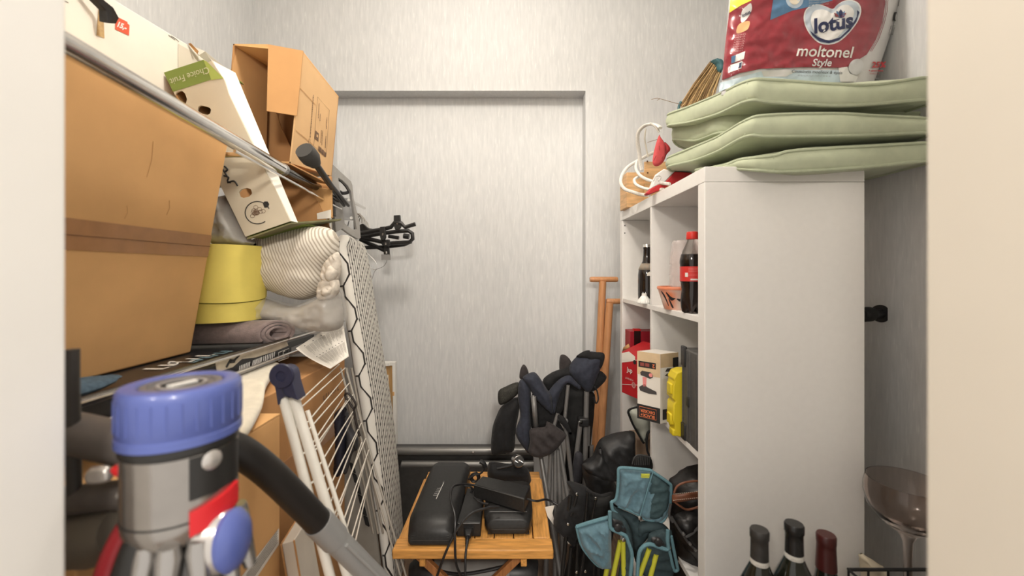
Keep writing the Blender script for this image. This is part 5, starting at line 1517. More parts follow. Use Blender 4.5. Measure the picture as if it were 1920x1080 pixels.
def paper():
    t = thing('care_leaflet', U(610, 640, 1.18), 'curled printed paper leaflet hanging beside the ironing board', 'leaflet')
    c = crop(400, 600, 6.0)
    A, B, C, D = [Vector((*p, 0)) for p in c([(928, 318), (1450, -20), (1525, 410), (1318, 548)])]
    def S(u, v, e=0):
        p = A.lerp(B, u).lerp(D.lerp(C, u), v)
        bend = .03 * math.sin(PI * (u * .9 + v * .3)) - .025 * v * v
        return U(p.x + 6 * math.sin(PI * v) * (1 - u) * -1, p.y, 1.12 + .14 * u + bend - e)
    MB().grid(lambda u, v: S(u, v), 24, 20).build('sheet', PAPER, t, solid=.0006, smooth=80)
    rnd = random.Random(8)
    G = mat('print_grey_ink', (.36, .33, .29), .7)
    for col in range(9):
        for blk in range(2):
            u0 = .14 + col * .092; v0 = .08 + blk * .46
            for ln in range(5):
                uu = u0 + ln * .016
                L = rnd.uniform(.2, .36)
                MB().grid(lambda a, b: S(uu + .006 * a, v0 + .05 + L * b, .0012), 1, 4).build('text_line', G, t)
            if col % 2 == 0 or blk: MB().grid(lambda a, b: S(u0 + .02 * a, v0 + .022 * b, .0012), 1, 1).build('bullet', INK, t)
paper()
def hangers():
    BH = mat('hanger_black', (.016, .015, .014), .4)
    c = crop(610, 300, 6.747)
    def bar(t, pts, r, name, m=BH, flat=1.0, seg=8): return MB().tube([U(*c([(a, b)])[0], d) for a, b, d in pts], r, seg, flat=flat).build(name, m, t)
    def clip(t, x, y, d, h=90, wd=40):
        P = [U(*c([q])[0], d) for q in ((x - wd, y - h), (x + wd * .9, y - h - 6), (x + wd * 1.2, y + h * .6), (x + wd * .6, y + h), (x - wd * .6, y + h), (x - wd, y + h * .4))]
        o = MB().prism(P, (0, .014, 0)).build('clip', BH, t, bevel=.002)
        p = U(*c([(x + 5, y + 10)])[0], d - .001)
        MB().box((p.x - .003, p.y - .002, p.z - .005), (p.x + .003, p.y, p.z + .005)).build('spring', CHROME, o)
    def hook(t, x0, y0, d, k):
        P = [(x0 + 10, y0, d), (x0 + 8 - k * 6, y0 - 60, d), (x0 - 30 - k * 10, y0 - 110, d), (x0 - 70 - k * 6, y0 - 130 - k * 8, d), (x0 - 110, y0 - 110, d), (x0 - 118, y0 - 70, d)]
        MB().tube(catmull([U(*c([(a, b)])[0], e) for a, b, e in P], 5), .0028, 7).build('hook', mat('hook_steel', (.38, .36, .33), .3, .8), t)
    t = thing('clip_hanger', U(700, 430, 1.80), 'black clip hanger with its bar reaching farthest over the wall', 'hanger', 'black hangers')
    bar(t, [(430, 930, 1.80), (700, 880, 1.80), (830, 850, 1.79), (880, 790, 1.78), (960, 800, 1.78), (1010, 850, 1.78), (1140, 810, 1.78)], .0092, 'bar')
    clip(t, 905, 790, 1.775, 90, 42); clip(t, 722, 930, 1.775, 85, 34); hook(t, 470, 810, 1.79, 0)
    t = thing('clip_hanger', U(700, 440, 1.83), 'black clip hanger with a closed loop end below the longest bar', 'hanger', 'black hangers')
    bar(t, [(440, 980, 1.83), (700, 930, 1.83), (900, 905, 1.83), (1050, 895, 1.83), (1100, 930, 1.83), (1105, 1000, 1.83), (1060, 1040, 1.83), (800, 1055, 1.83), (600, 1010, 1.83), (440, 985, 1.83)], .0092, 'bar')
    bar(t, [(800, 965, 1.83), (930, 985, 1.83)], .008, 'cross_bar')
    bar(t, [(990, 960, 1.83), (1060, 970, 1.83)], .012, 'pad'); clip(t, 760, 1050, 1.80, 40, 50); hook(t, 500, 820, 1.82, 1)
    t = thing('clip_hanger', U(700, 450, 1.86), 'black clip hanger lowest of the bundle, with dangling wires', 'hanger', 'black hangers')
    bar(t, [(440, 1000, 1.86), (560, 1060, 1.86), (680, 1110, 1.86), (760, 1150, 1.86)], .0095, 'bar')
    bar(t, [(460, 1110, 1.86), (760, 1100, 1.86), (1000, 1070, 1.86), (1090, 1030, 1.86)], .0085, 'bar')
    clip(t, 770, 1160, 1.83, 60, 34); hook(t, 520, 850, 1.85, 2)
    MB().box(tuple(U(715, 484, 1.82) + Vector((0, 0, -.008))), tuple(U(731, 477, 1.82) + Vector((0, .01, 0)))).build('grip_pad', mat('pad_grey', (.22, .21, .2), .5), t)
    hook(t, 545, 860, 1.87, 3)
    px_tube('dangling_wire', [(684, 470, 1.84), (700, 486, 1.84), (707, 497, 1.84), (703, 506, 1.84), (692, 498, 1.84), (684, 480, 1.84)], .0012, CHROME, t)
    px_tube('dangling_wire', [(724, 480, 1.84), (725, 490, 1.84), (718, 500, 1.84), (704, 507, 1.84), (697, 525, 1.84), (692, 540, 1.84)], .0010, mat('wire_dark', (.12, .11, .1), .4), t)
    t = thing('plain_hanger', U(680, 420, 1.84), 'dark shaped hanger shoulder below the wire hooks', 'hanger', 'black hangers')
    P = c([(430, 820), (470, 800), (510, 830), (540, 860), (600, 870), (615, 900), (560, 920), (430, 910)])
    MB().prism([U(a, b, 1.84) for a, b in P], (0, .012, 0)).build('shoulder', BH, t, bevel=.003)
    hook(t, 450, 800, 1.845, 0)
hangers()
def wood_panel():
    t = thing('wooden_panel', U(730, 830, 1.9), 'white edged wooden panel with metal plates behind the ironing board', 'panel')
    Y = 1.97
    MB().prism([U(690, 685, Y), U(736, 685, Y), U(738, 880, Y), U(690, 880, Y)], (0, .02, 0)).build('board', mat('plywood', (.42, .25, .10), .6, var=.15, vscale=18, stretch=(6, 6, .8)), t)
    for a in ([U(690, 679, Y), U(741, 679, Y), U(741, 685, Y), U(690, 685, Y)], [U(736, 685, Y), U(741, 685, Y), U(744, 880, Y), U(739, 880, Y)]):
        MB().prism(a, (0, .028, 0)).translate if False else MB().prism([q + Vector((0, -.006, 0)) for q in a], (0, .03, 0)).build('white_edge', WHITEPL, t, bevel=.001)
    MB().prism([U(714, 704, Y - .005), U(728, 703, Y - .005), U(729, 732, Y - .005), U(718, 733, Y - .005)], (0, .004, 0)).build('metal_plate', WHITEPL, t)
    MB().prism([U(712, 681, Y - .012), U(730, 681, Y - .012), U(730, 686, Y - .012), U(712, 687, Y - .012)], (0, .006, 0)).build('metal_plate', WHITEPL, t)
    MB().prism([U(717, 690, Y - .008), U(722, 688, Y - .008), U(724, 700, Y - .008), U(718, 701, Y - .008)], (0, .006, 0)).build('bracket', WHITEPL, t)
    for x, y in ((721, 710), (724, 716), (722, 724), (726, 727)):
        MB().lathe([(.003, 0), (.003, .001)], at(U(x, y, Y - .0055), (0, -1, 0)), 8).build('screw', STEEL, t)
    MB().prism([U(736, 735, Y - .009), U(739, 735, Y - .009), U(739, 742, Y - .009), U(736, 742, Y - .009)], (0, .004, 0)).build('hinge', CARD, t)
wood_panel()

# ------------------------------------------------------------------ vacuum cleaner, hose
def vacuum():
    Y = .455; x = U(342, 0, Y).x
    t = thing('stick_vacuum', (x, Y, .8), 'cordless stick vacuum with blue cap and metallic motor body near the door', 'vacuum cleaner')
    BLU = mat('vacuum_blue', (.085, .115, .34), .38, var=.04, vscale=30, coat=.3)
    MET = mat('vacuum_metal', (.36, .335, .31), .20, .85, var=.05, vscale=40)
    DK = mat('vacuum_grey', (.10, .088, .080), .5, var=.1, vscale=40)
    SIL = mat('vacuum_silver', (.55, .52, .49), .25, .6)
    zt = U(0, 714, Y).z; zc = U(0, 812, Y).z
    M = at((x, Y, 0))
    cap = MB().lathe([(.0, zt - .006), (.036, zt - .006), (.0385, zt - .001), (.041, zt), (.0525, zt - .001), (.0552, zt - .004), (.0556, zt - .012), (.0556, zc + .012), (.0548, zc + .011), (.0548, zc + .009), (.0558, zc + .008), (.0558, zc), (.050, zc - .001)], M, 56).build('filter_cap', BLU, t)
    MB().lathe([(.0, zt - .0055), (.035, zt - .0055), (.0365, zt - .002), (.0305, zt - .002), (.029, zt - .0045), (0, zt - .0045)], M, 48).build('cap_dial', mat('dial_grey', (.13, .12, .12), .4), cap)
    MB().lathe([(.0225, zt - .004), (.0225, zt - .0022), (.0195, zt - .0022), (.0195, zt - .004)], M, 40).build('dial_ring', mat('dial_light', (.30, .28, .27), .4), cap)
    MB().prism([(x + a, Y + b, zt - .0045) for a, b in ((-.008, -.012), (.000, -.013), (.010, .010), (.004, .013))], (0, 0, .003)).build('dial_mark', INKW, cap)
    for k in range(28):
        a = 2 * PI * k / 28
        p = Vector((math.cos(a), math.sin(a), 0))
        MB().tube([Vector((x, Y, zc + .016)) + p * .0553, Vector((x, Y, zt - .012)) + p * .0553], .0011, 5).build('grip_ridge', BLU, cap)
    z2 = U(0, 985, Y).z
    MB().lathe([(.050, zc - .001), (.0515, zc - .003), (.0518, zc - .018), (.0518, z2 + .020), (.0505, z2 + .010), (.046, z2), (0, z2)], M, 56).build('motor_body', MET, t)
    MB().lathe([(.0522, zc), (.0528, zc - .001), (.0528, zc - .010), (.0522, zc - .011)], M, 56).build('collar', mat('vacuum_black', (.02, .019, .018), .35), t)
    MB().lathe([(.0522, z2 + .024), (.0524, z2 + .0245), (.0522, z2 + .026)], M, 56).build('seam_ring', mat('vacuum_black', (.02, .019, .018), .35), t)
    def S(a, z, e=.0): r = .0520 + e; return Vector((x + r * math.sin(a), Y - r * math.cos(a), z))
    def panel(name, a0, a1, z0, z1, m, th=.003, tilt=0.0):
        g = MB(); n = 14
        V = []
        for e in (0, th):
            for i in range(n + 1):
                a = a0 + (a1 - a0) * i / n
                V += [S(a, z0 + tilt * i / n, e), S(a, z1 + tilt * i / n, e)]
        K = 2 * (n + 1); Fc = []
        for i in range(n):
            Fc += [(2 * i, 2 * i + 2, 2 * i + 3, 2 * i + 1), (K + 2 * i, K + 2 * i + 1, K + 2 * i + 3, K + 2 * i + 2), (2 * i, 2 * i + 1, K + 2 * i + 1, K + 2 * i) if False else (2 * i + 1, 2 * i + 3, K + 2 * i + 3, K + 2 * i + 1), (2 * i, K + 2 * i, K + 2 * i + 2, 2 * i + 2)]
        Fc += [(0, 1, K + 1, K), (2 * n, K + 2 * n, K + 2 * n + 1, 2 * n + 1)]
        return g.add(V, Fc).build(name, m, t)
    panel('display_panel', .78, 1.9, U(0, 905, Y).z, zc - .012, mat('vacuum_black', (.02, .019, .018), .35), .0015)
    panel('red_latch', .78, 1.75, U(0, 965, Y).z, U(0, 925, Y).z, mat('vacuum_red', (.60, .02, .025), .35), .0045, tilt=.010)
    p = S(1.15, U(0, 845, Y).z, .002)
    MB().lathe([(0, .002), (.008, .0015), (.010, 0)], at(p, (1, -.5, 0)), 20).build('logo_badge', SIL, t)
    # cyclones under the body
    zy = U(0, 1010, Y).z
    for k in range(11):
        a = 2 * PI * k / 11 + .2
        q = Vector((x + .012 + .043 * math.sin(a), Y - .043 * math.cos(a), zy + .008))
        MB().tube([q + Vector((0, 0, .012)), q, q + Vector((.012 * math.sin(a), -.012 * math.cos(a), -.05))], [.0095, .012, .0065], 14).build('cyclone', mat('cyclone_silver', (.42, .40, .38), .22, .85), t)
    MB().lathe([(.0, z2 + .005), (.030, z2), (.034, z2 - .02), (.045, z2 - .07), (.045, z2 - .20), (0, z2 - .20)], at((x + .01, Y, 0)), 32).build('dust_bin', mat('bin_smoke', (.09, .085, .08), .15, coat=.5), t)
    # blue tank button on the side
    qb = U(438, 1012, Y - .01)
    MB().lathe([(0, .012), (.016, .011), (.028, .006), (.033, 0), (.031, -.006), (0, -.006)], at(qb, (1, -.02, .05)) @ Matrix.Diagonal((1.0, .8, 1, 1)), 32).build('blue_disc', BLU, t)
    MB().lathe([(.0, -.004), (.030, -.004), (.034, -.010), (.034, -.03), (0, -.03)], at(qb, (1, -.02, .05)) @ Matrix.Diagonal((1.0, .8, 1, 1)), 32).build('disc_housing', SIL, t)
    # handle, trigger and grip at the left
    px_tube('handle_tube', [(60, 800, .50), (130, 810, .49), (200, 826, .48), (275, 842, .47)], .0235, DK, t, seg=20)
    px_tube('lower_grip', [(60, 945, .50), (130, 938, .49), (200, 930, .48), (280, 925, .47)], .0165, DK, t, seg=18)
    px_tube('grip_post', [(135, 655, .47), (135, 720, .47), (137, 790, .475), (140, 930, .48)], .0068, mat('vacuum_black2', (.045, .04, .036), .5), t, seg=14)
    px_tube('battery_pack', [(60, 1010, .52), (150, 1010, .50), (240, 990, .48)], [.035, .035, .03], mat('vacuum_taupe', (.17, .15, .12), .5), t, seg=18)
    puff('trigger', [(215, 872), (245, 868), (262, 885), (262, 900), (240, 895), (222, 888)], .435, .008, mat('vacuum_red', (.60, .02, .025), .35), t, step=4, R=6, fold=0)
    puff('trigger_pad', [(222, 925), (235, 905), (262, 900), (268, 910), (250, 925), (228, 935)], .428, .006, SIL, t, step=4, R=6, fold=0)
    puff('dock_contact', [(168, 878), (205, 874), (208, 900), (170, 905)], .445, .006, SIL, t, step=4, R=5, fold=0)
    px_tube('red_tube', [(265, 960, .445), (240, 990, .44), (215, 1040, .435), (190, 1110, .43)], [.010, .0115, .012, .012], mat('vacuum_red_dark', (.26, .02, .025), .35), t, seg=14)
    px_tube('black_duct', [(290, 985, .43), (265, 1020, .42), (240, 1100, .42)], [.014, .016, .018], mat('vacuum_black', (.02, .019, .018), .35), t, seg=14)
vacuum()
def hose():
    t = thing('vacuum_hose', U(600, 985, .74), 'black curved vacuum hose with grey wand crossing before the cartons', 'vacuum hose')
    px_tube('hose', [(400, 828, .60), (450, 846, .62), (500, 882, .65), (550, 930, .69), (603, 985, .74)], [.0225] * 21, mat('hose_black', (.016, .014, .013), .45), t, seg=24) if False else px_tube('hose', [(400, 828, .60), (450, 846, .62), (500, 882, .65), (550, 930, .69), (603, 985, .74)], .0225, mat('hose_black', (.016, .014, .013), .45), t, seg=24)
    GW = mat('wand_grey', (.34, .34, .335), .4, .25)
    px_tube('wand_collar', [(596, 977, .733), (628, 1010, .765)], .0245, GW, t, seg=24, sm=0)
    px_tube('wand', [(626, 1008, .764), (680, 1062, .815), (760, 1140, .89)], .0215, GW, t, seg=24, sm=0)
    px_tube('wand_ridge', [(650, 1022, .760), (715, 1085, .815)], .0035, GW, t, seg=8, sm=0)
hose()
# ------------------------------------------------------------------ wooden folding table and what lies on it
TX0, TX1, TY0, TY1, TZ = -.349, .121, 1.19, 1.66, .402
def table():
    t = thing('folding_table', (-.11, 1.42, 0), 'small oiled wood folding table with slatted top', 'table')
    th = .028
    w_ = .055
    def bd(a, b, name, m, bev=.004): MB().box(a, b).build(name, m, t, bevel=bev)
    bd((TX0, TY0, TZ - th), (TX1, TY0 + w_, TZ), 'front_rail', WOODX)
    bd((TX0 + .01, TY1 - w_, TZ - th), (TX1 - .01, TY1, TZ), 'back_rail', WOODX)
    bd((TX0 + .004, TY0 + w_ + .0015, TZ - th), (TX0 + w_, TY1 - w_ - .0015, TZ), 'side_rail', WOOD)
    bd((TX1 - w_, TY0 + w_ + .0015, TZ - th), (TX1 - .004, TY1 - w_ - .0015, TZ), 'side_rail', WOOD)
    x = TX0 + w_ + .003; n = 6
    ww = (TX1 - w_ - TX0 - w_ - .003) / n
    for k in range(n):
        bd((x + k * ww, TY0 + w_ + .002, TZ - th + .004), (x + (k + 1) * ww - .003, TY1 - w_ - .002, TZ - .003), 'slat', WOOD, .0025)
    for xx in (TX0 + .075, TX1 - .095):
        MB().box((xx, TY0 + .02, TZ - th - .035), (xx + .018, TY1 - .02, TZ - th)).build('bearer', WOOD, t, bevel=.002)
    for s, y in ((1, TY0 + .04), (-1, TY0 + .075), (1, TY1 - .075), (-1, TY1 - .04)):
        xa, xb = (TX0 + .05, TX1 - .03) if s > 0 else (TX1 - .05, TX0 + .03)
        p, q = Vector((xa, y, TZ - th - .002)), Vector((xb, y, 0.0))
        d = Vector((.016, 0, 0)); e = Vector((0, .018, 0))
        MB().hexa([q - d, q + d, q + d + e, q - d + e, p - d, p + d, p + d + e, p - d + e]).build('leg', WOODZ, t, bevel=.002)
    for z, x in ((.09, TX0 + .09), (.09, TX1 - .09)):
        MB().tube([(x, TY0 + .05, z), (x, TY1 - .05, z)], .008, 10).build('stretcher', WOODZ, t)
table()
def rounded_case(name, label, cat, cx, cy, z0, L, W, H, rz, m, group=None, taper=.012):
    t = thing(name, (cx, cy, z0), label, cat, group)
    R = Matrix.Translation((cx, cy, z0)) @ Matrix.Rotation(rz, 4, 'Z')
    return t, R
def ebike_chargers():
    BK = mat('case_black', (.016, .016, .016), .42, var=.25, vscale=120, bump=.12, bscale=900, bdist=.0005)
    # long battery case
    t, R = rounded_case('battery_case', 'long black battery case with white print on the wooden table', 'case', -.232, 1.415, TZ, .42, .15, .07, 0, BK)
    a0, a1 = U(757, 1000, 1.205), U(850, 1000, 1.205); b0, b1 = U(812, 874, 1.60), U(882, 877, 1.60)
    h = .072
    x0, x1 = a0.x + .002, a1.x + .006; x2, x3 = b0.x - .004, b1.x + .002
    zb = TZ
    P = [(x0 + .006, 1.215, zb), (x1 - .006, 1.215, zb), (x3, 1.60, zb), (x2, 1.60, zb), (x0, 1.215, zb + h * .7), (x1, 1.215, zb + h * .7), (x3, 1.60, zb + h), (x2, 1.60, zb + h)]
    sec = [(1.205, .36, .0), (1.212, .62, .25), (1.235, .86, .6), (1.27, 1.0, 1.0), (1.55, 1.0, 1.0), (1.59, .97, .9), (1.602, .85, .8)]
    V = []; Fc = []; k = 10
    for y, hf, wf in sec:
        f = (y - 1.205) / .397
        l = x0 + (x2 - x0) * f; r = x1 + (x3 - x1) * f
        ins = .012 * (1 - wf)
        hh = h * hf
        ring = [(l + ins + .006, 0.003), (r - ins - .006, 0.003), (r - ins, .010), (r - ins, hh - .022 * hf), (r - ins - .012, hh - .006), (r - ins - .026, hh), (l + ins + .026, hh), (l + ins + .012, hh - .006), (l + ins, hh - .022 * hf), (l + ins, .010)]
        V += [Vector((px, y, zb + pz)) for px, pz in ring]
    m_ = len(sec)
    for i in range(m_ - 1):
        for j in range(k): Fc.append((i * k + j, i * k + (j + 1) % k, (i + 1) * k + (j + 1) % k, (i + 1) * k + j))
    Fc += [tuple(range(k)), tuple(range((m_ - 1) * k, m_ * k))]
    MB().add(V, Fc).build('shell', BK, t, bevel=.003, smooth=35)
    for q in (.018, .024, .030): MB().tube([(x0 + .02, 1.2055 + (q - .018) * .25, zb + q), (x1 - .02, 1.2055 + (q - .018) * .25, zb + q)], .0009, 5).build('vent_line', BLACK, t)
    S = lambda px, py: UZ(px, py, zb + h + .0008)
    MB().tube([S(818, 935), S(832, 905)], .0012, 5).build('print_bar', INKW, t)
    d = (S(829, 906) - S(817, 932)).normalized()
    frame_text('|5', S(820, 921), d, Vector((-d.y, d.x, 0)), .020, mat('print_dim', (.4, .4, .38), .5), t, lift=.0004)
    frame_text('|3', S(831, 904), d, Vector((-d.y, d.x, 0)), .010, mat('print_dim', (.4, .4, .38), .5), t, lift=.0004)
    # second case, shorter
    t = thing('charger_case', (.005, 1.27, TZ), 'black rounded charger with ribbed front under the power brick', 'charger')
    V = []; Fc = []
    xl, xr = U(906, 0, 1.27).x, U(1000, 0, 1.27).x
    for y, hf, ins in ((1.255, .45, .022), (1.262, .75, .012), (1.285, .93, .004), (1.32, 1, 0), (1.46, 1, 0), (1.475, .9, .004)):
        hh = .062 * hf
        l, r = xl + ins, xr - ins
        V += [Vector((px, y, TZ + pz)) for px, pz in [(l + .006, .004), (r - .006, .004), (r, .012), (r, hh - .018 * hf), (r - .010, hh - .004), (r - .024, hh), (l + .024, hh), (l + .010, hh - .004), (l, hh - .018 * hf), (l, .012)]]
    for i in range(5):
        for j in range(10): Fc.append((i * 10 + j, i * 10 + (j + 1) % 10, (i + 1) * 10 + (j + 1) % 10, (i + 1) * 10 + j))
    Fc += [tuple(range(10)), tuple(range(50, 60))]
    MB().add(V, Fc).build('shell', BK, t, bevel=.003, smooth=35)
    for q in (.018, .024, .030, .036): MB().tube([(xl + .026, 1.2555 + (q - .018) * .3, TZ + q), (xr - .026, 1.2555 + (q - .018) * .3, TZ + q)], .0010, 5).build('front_rib', BLACK, t)
    MB().tube([(xl + .02, 1.280, TZ + .0585), (xr - .02, 1.280, TZ + .0585)], .0013, 6).build('edge_bead', mat('bead_grey', (.06, .06, .06), .3), t)
    for x in (xl + .015, xr - .025): MB().box((x, 1.262, TZ), (x + .012, 1.275, TZ + .006)).build('foot', BLACK, t)
    # upright adapter brick with plugged lead
    t = thing('power_adapter', (-.075, 1.3, TZ), 'black power brick with plugged lead between the two cases', 'adapter')
    xl, xr = U(857, 0, 1.26).x, U(902, 0, 1.26).x
    MB().hexa([(xl, 1.25, TZ), (xr, 1.25, TZ), (xr - .004, 1.45, TZ), (xl + .010, 1.45, TZ), (xl, 1.25, TZ + .044), (xr, 1.25, TZ + .044), (xr - .004, 1.45, TZ + .044), (xl + .010, 1.45, TZ + .044)]).build('brick', BK, t, bevel=.003)
    MB().tube([(xl + .004, 1.2485, TZ + .0415), (xr - .004, 1.2485, TZ + .0415)], .0012, 6).build('edge_bead', mat('bead_grey', (.06, .06, .06), .3), t)
    xm = (xl + xr) / 2
    MB().box((xm - .015, 1.2465, TZ + .006), (xm + .015, 1.2505, TZ + .032)).build('socket', BLACKM, t, bevel=.001)
    MB().hexa([(xm - .009, 1.225, TZ + .010), (xm + .009, 1.225, TZ + .010), (xm + .012, 1.247, TZ + .008), (xm - .012, 1.247, TZ + .008), (xm - .007, 1.225, TZ + .022), (xm + .007, 1.225, TZ + .022), (xm + .012, 1.247, TZ + .028), (xm - .012, 1.247, TZ + .028)]).build('plug', BLACK, t, bevel=.002)
    pl = Vector((xm, 1.226, TZ + .016))
    MB().tube(catmull([pl, pl + Vector((0, -.02, -.002)), Vector((xm - .002, 1.178, TZ - .02)), Vector((xm + .002, 1.165, TZ - .09)), Vector((xm + .02, 1.17, TZ - .2)), Vector((xm + .03, 1.2, .006))], 6), [.0052] * 8 + [.0034] * 23, 10).build('lead', BLACK, t)
    # brick lying across the top
    t = thing('laptop_adapter', U(945, 950, 1.33), 'black rectangular power brick lying tilted on top of the charger', 'adapter')
    z0 = TZ + .0635
    T = [U(907, 893, 1.42), U(995, 912, 1.40), U(984, 931, 1.30), U(888, 911, 1.32)]
    zt = z0 + .044
    T = [UZ(905, 892, zt), UZ(994, 911, zt), UZ(983, 935, zt), UZ(888, 908, zt)]
    lo = [Vector((p.x, p.y, z0)) for p in T]
    MB().hexa(lo + T).build('brick', BK, t, bevel=.003)
    d1 = (T[2] - T[3]).normalized()
    MB().tube([T[3] + Vector((0, -.0008, -.002)), T[2] + Vector((0, -.0008, -.002))], .0010, 5).build('edge_bead', mat('bead_grey', (.06, .06, .06), .3), t)
    ax = (T[1] + T[2]) / 2 - Vector((0, 0, .022))
    MB().tube(catmull([ax, ax + Vector((.03, -.005, -.004)), U(1030, 938, 1.36), U(1072, 968, 1.33), U(1085, 1000, 1.33), U(1085, 1060, 1.34)], 6), .0034, 8).build('lead', BLACK, t)
    bx = (T[0] + T[3]) / 2 - Vector((0, 0, .020))
    MB().tube(catmull([bx, U(872, 908, 1.36), U(850, 912, 1.30), U(845, 935, 1.24), U(853, 968, 1.19), U(853, 1010, 1.165), U(856, 1060, 1.17), U(872, 1090, 1.2)], 6), .0036, 8).build('lead', BLACK, t)
    # coiled leads and plugs
    t = thing('charger_cable', U(920, 955, 1.25), 'black cable arching over the power bricks and down off the table', 'cable')
    MB().tube(catmull([U(935, 950, 1.262), U(915, 952, 1.24), U(885, 962, 1.215), U(862, 985, 1.19), U(845, 1015, 1.168), U(830, 1050, 1.165), U(818, 1085, 1.18)], 6), .0036, 8).build('lead', BLACK, t)
    MB().tube(catmull([U(888, 932, 1.30), U(900, 942, 1.27), U(916, 945, 1.258)], 6), .0032, 8).build('lead', BLACK, t)
    t = thing('coiled_cable', U(885, 905, 1.5), 'coiled black cable with angled plug behind the tilted power brick', 'cable')
    c = crop(700, 780, 3.6)
    for q in range(3):
        P = [(680 + 26 * math.cos(a) + q * 6, 418 + 30 * math.sin(a) - q * 3, 0) for a in [k * .7 for k in range(9)]]
        MB().tube([U(*c([(p[0], p[1])])[0], 1.52 + .006 * q) for p in P], .0036, 7, closed=True).build('coil', BLACK, t)
    px_tube('lead', [(*q, 1.51) for q in c([(640, 455), (610, 452), (680, 400), (720, 390), (748, 360), (752, 335)])], .0036, BLACK, t)
    px_tube('plug', [(*q, 1.51) for q in c([(752, 345), (745, 320), (720, 305)])], .0085, BLACK, t)
    px_tube('lead', [(*q, 1.42) for q in c([(680, 490), (655, 520), (615, 540), (600, 550), (640, 545)])], .0036, BLACK, t)
    px_tube('lead', [(*q, 1.44) for q in c([(615, 470), (660, 480), (668, 510), (650, 535)])], .0034, BLACK, t)
    # mains plug in front of the black trunk
    t = thing('mains_plug', U(970, 862, 1.56), 'chrome faced mains plug on a black lead behind the table', 'plug')
    p = U(*c([(975, 303)])[0], 1.54)
    MB().lathe([(0, .014), (.019, .014), (.021, .012), (.021, -.016), (.012, -.024), (0, -.024)], at(p, (.35, -1, .25)), 24).build('plug_body', mat('plug_chrome', (.5, .49, .48), .18, .9), t)
    for dx in (-.0095, .0095):
        MB().lathe([(.0024, .013), (.0024, .032), (0, .033)], at(p + Vector((dx, -.001, 0)), (.35, -1, .25)), 10).build('pin', CHROME, t)
    px_tube('lead', [(*q, 1.555) for q in c([(955, 320), (920, 335), (870, 348), (835, 355)])], [.007, .006, .004, .0036], BLACK, t)
    px_tube('lead', [(*q, 1.57) for q in c([(830, 410), (860, 380), (905, 362), (930, 380), (955, 440)])], .0036, BLACK, t)
    t = thing('back_bag', (.0, 1.6, TZ), 'square black bag behind the tilted power brick on the table', 'bag')
    puff('bag_body', c([(775, 330), (800, 310), (900, 320), (1020, 340), (1060, 400), (1060, 500), (980, 490), (830, 440), (775, 420)]), 1.585, .03, BLACKF, t, step=5, R=14, fold=.008)
ebike_chargers()
def trunk():
    t = thing('flight_case', (-.25, 1.9, 0), 'black flat panel case with rivets leaning on the back wall', 'case')
    BM = mat('trunk_black', (.050, .048, .046), .34, .1, var=.12, vscale=50)
    x0, x1 = U(735, 0, 1.90).x, .10
    zt = U(0, 838, 1.90).z; zf = U(0, 870, 1.87).z
    MB().box((x0, 1.91, 0), (x1, 1.945, zt - .004)).build('back_plate', BM, t, bevel=.004)
    MB().tube([(x0, 1.898, zt - .018), (x1, 1.898, zt - .018)], .0185, 16).build('top_roll', mat('trunk_satin', (.22, .215, .205), .34, .55), t)
    MB().tube([(x0 + .05, 1.885, zf - .008), (x1, 1.885, zf - .008)], .016, 16).build('lid_roll', mat('trunk_satin', (.22, .215, .205), .34, .55), t)
    MB().box((x0 + .04, 1.872, 0), (x1, 1.909, zf - .01)).build('lid_plate', BM, t, bevel=.006)
    for px, py in ((744, 852), (887, 848), (716, 852)):
        p = U(px, py, 1.875)
        MB().lathe([(0, .006), (.004, .005), (.006, 0)], at(p, (0, -1, .2)), 14).build('rivet', CHROME, t)
    MB().box((x0 + .02, 1.89, .05), (x0 + .034, 1.9, zf - .03)).build('side_groove', BLACKM, t)
trunk()
def under_table():
    t = thing('grey_roller_case', (-.1, 1.36, .1), 'grey tubular case with black end caps under the wooden table', 'case')
    z = U(0, 1075, 1.36).z
    x0, x1 = U(812, 0, 1.36).x, U(958, 0, 1.36).x
    MB().tube([(x0, 1.36, z), (x1, 1.36, z)], .045, 24).build('tube_body', mat('case_light_grey', (.24, .235, .225), .45, var=.1, vscale=20), t)
    MB().tube([(x0 - .07, 1.36, z - .005), (x0 - .05, 1.36, z), (x0 + .004, 1.36, z)], [.035, .05, .049], 20).build('end_cap', BLACK, t)
    MB().tube([(x1 - .004, 1.36, z), (x1 + .06, 1.36, z), (x1 + .08, 1.36, z - .005)], [.052, .052, .045], 20).build('end_cap', BLACK, t)
    for x in (x0 - .02, x1 + .03):
        MB().box((x - .02, 1.33, 0), (x + .02, 1.39, z - .03)).build('foot', BLACK, t)
    px_tube('handle_cord', [(795, 1062, 1.30), (850, 1076, 1.29), (900, 1072, 1.29), (960, 1058, 1.30)], .005, BLACK, t)
    MB().box(tuple(U(864, 1054, 1.31)), tuple(U(871, 1045, 1.31) + Vector((0, .006, 0)))).build('buckle', CHROME, t)
under_table()

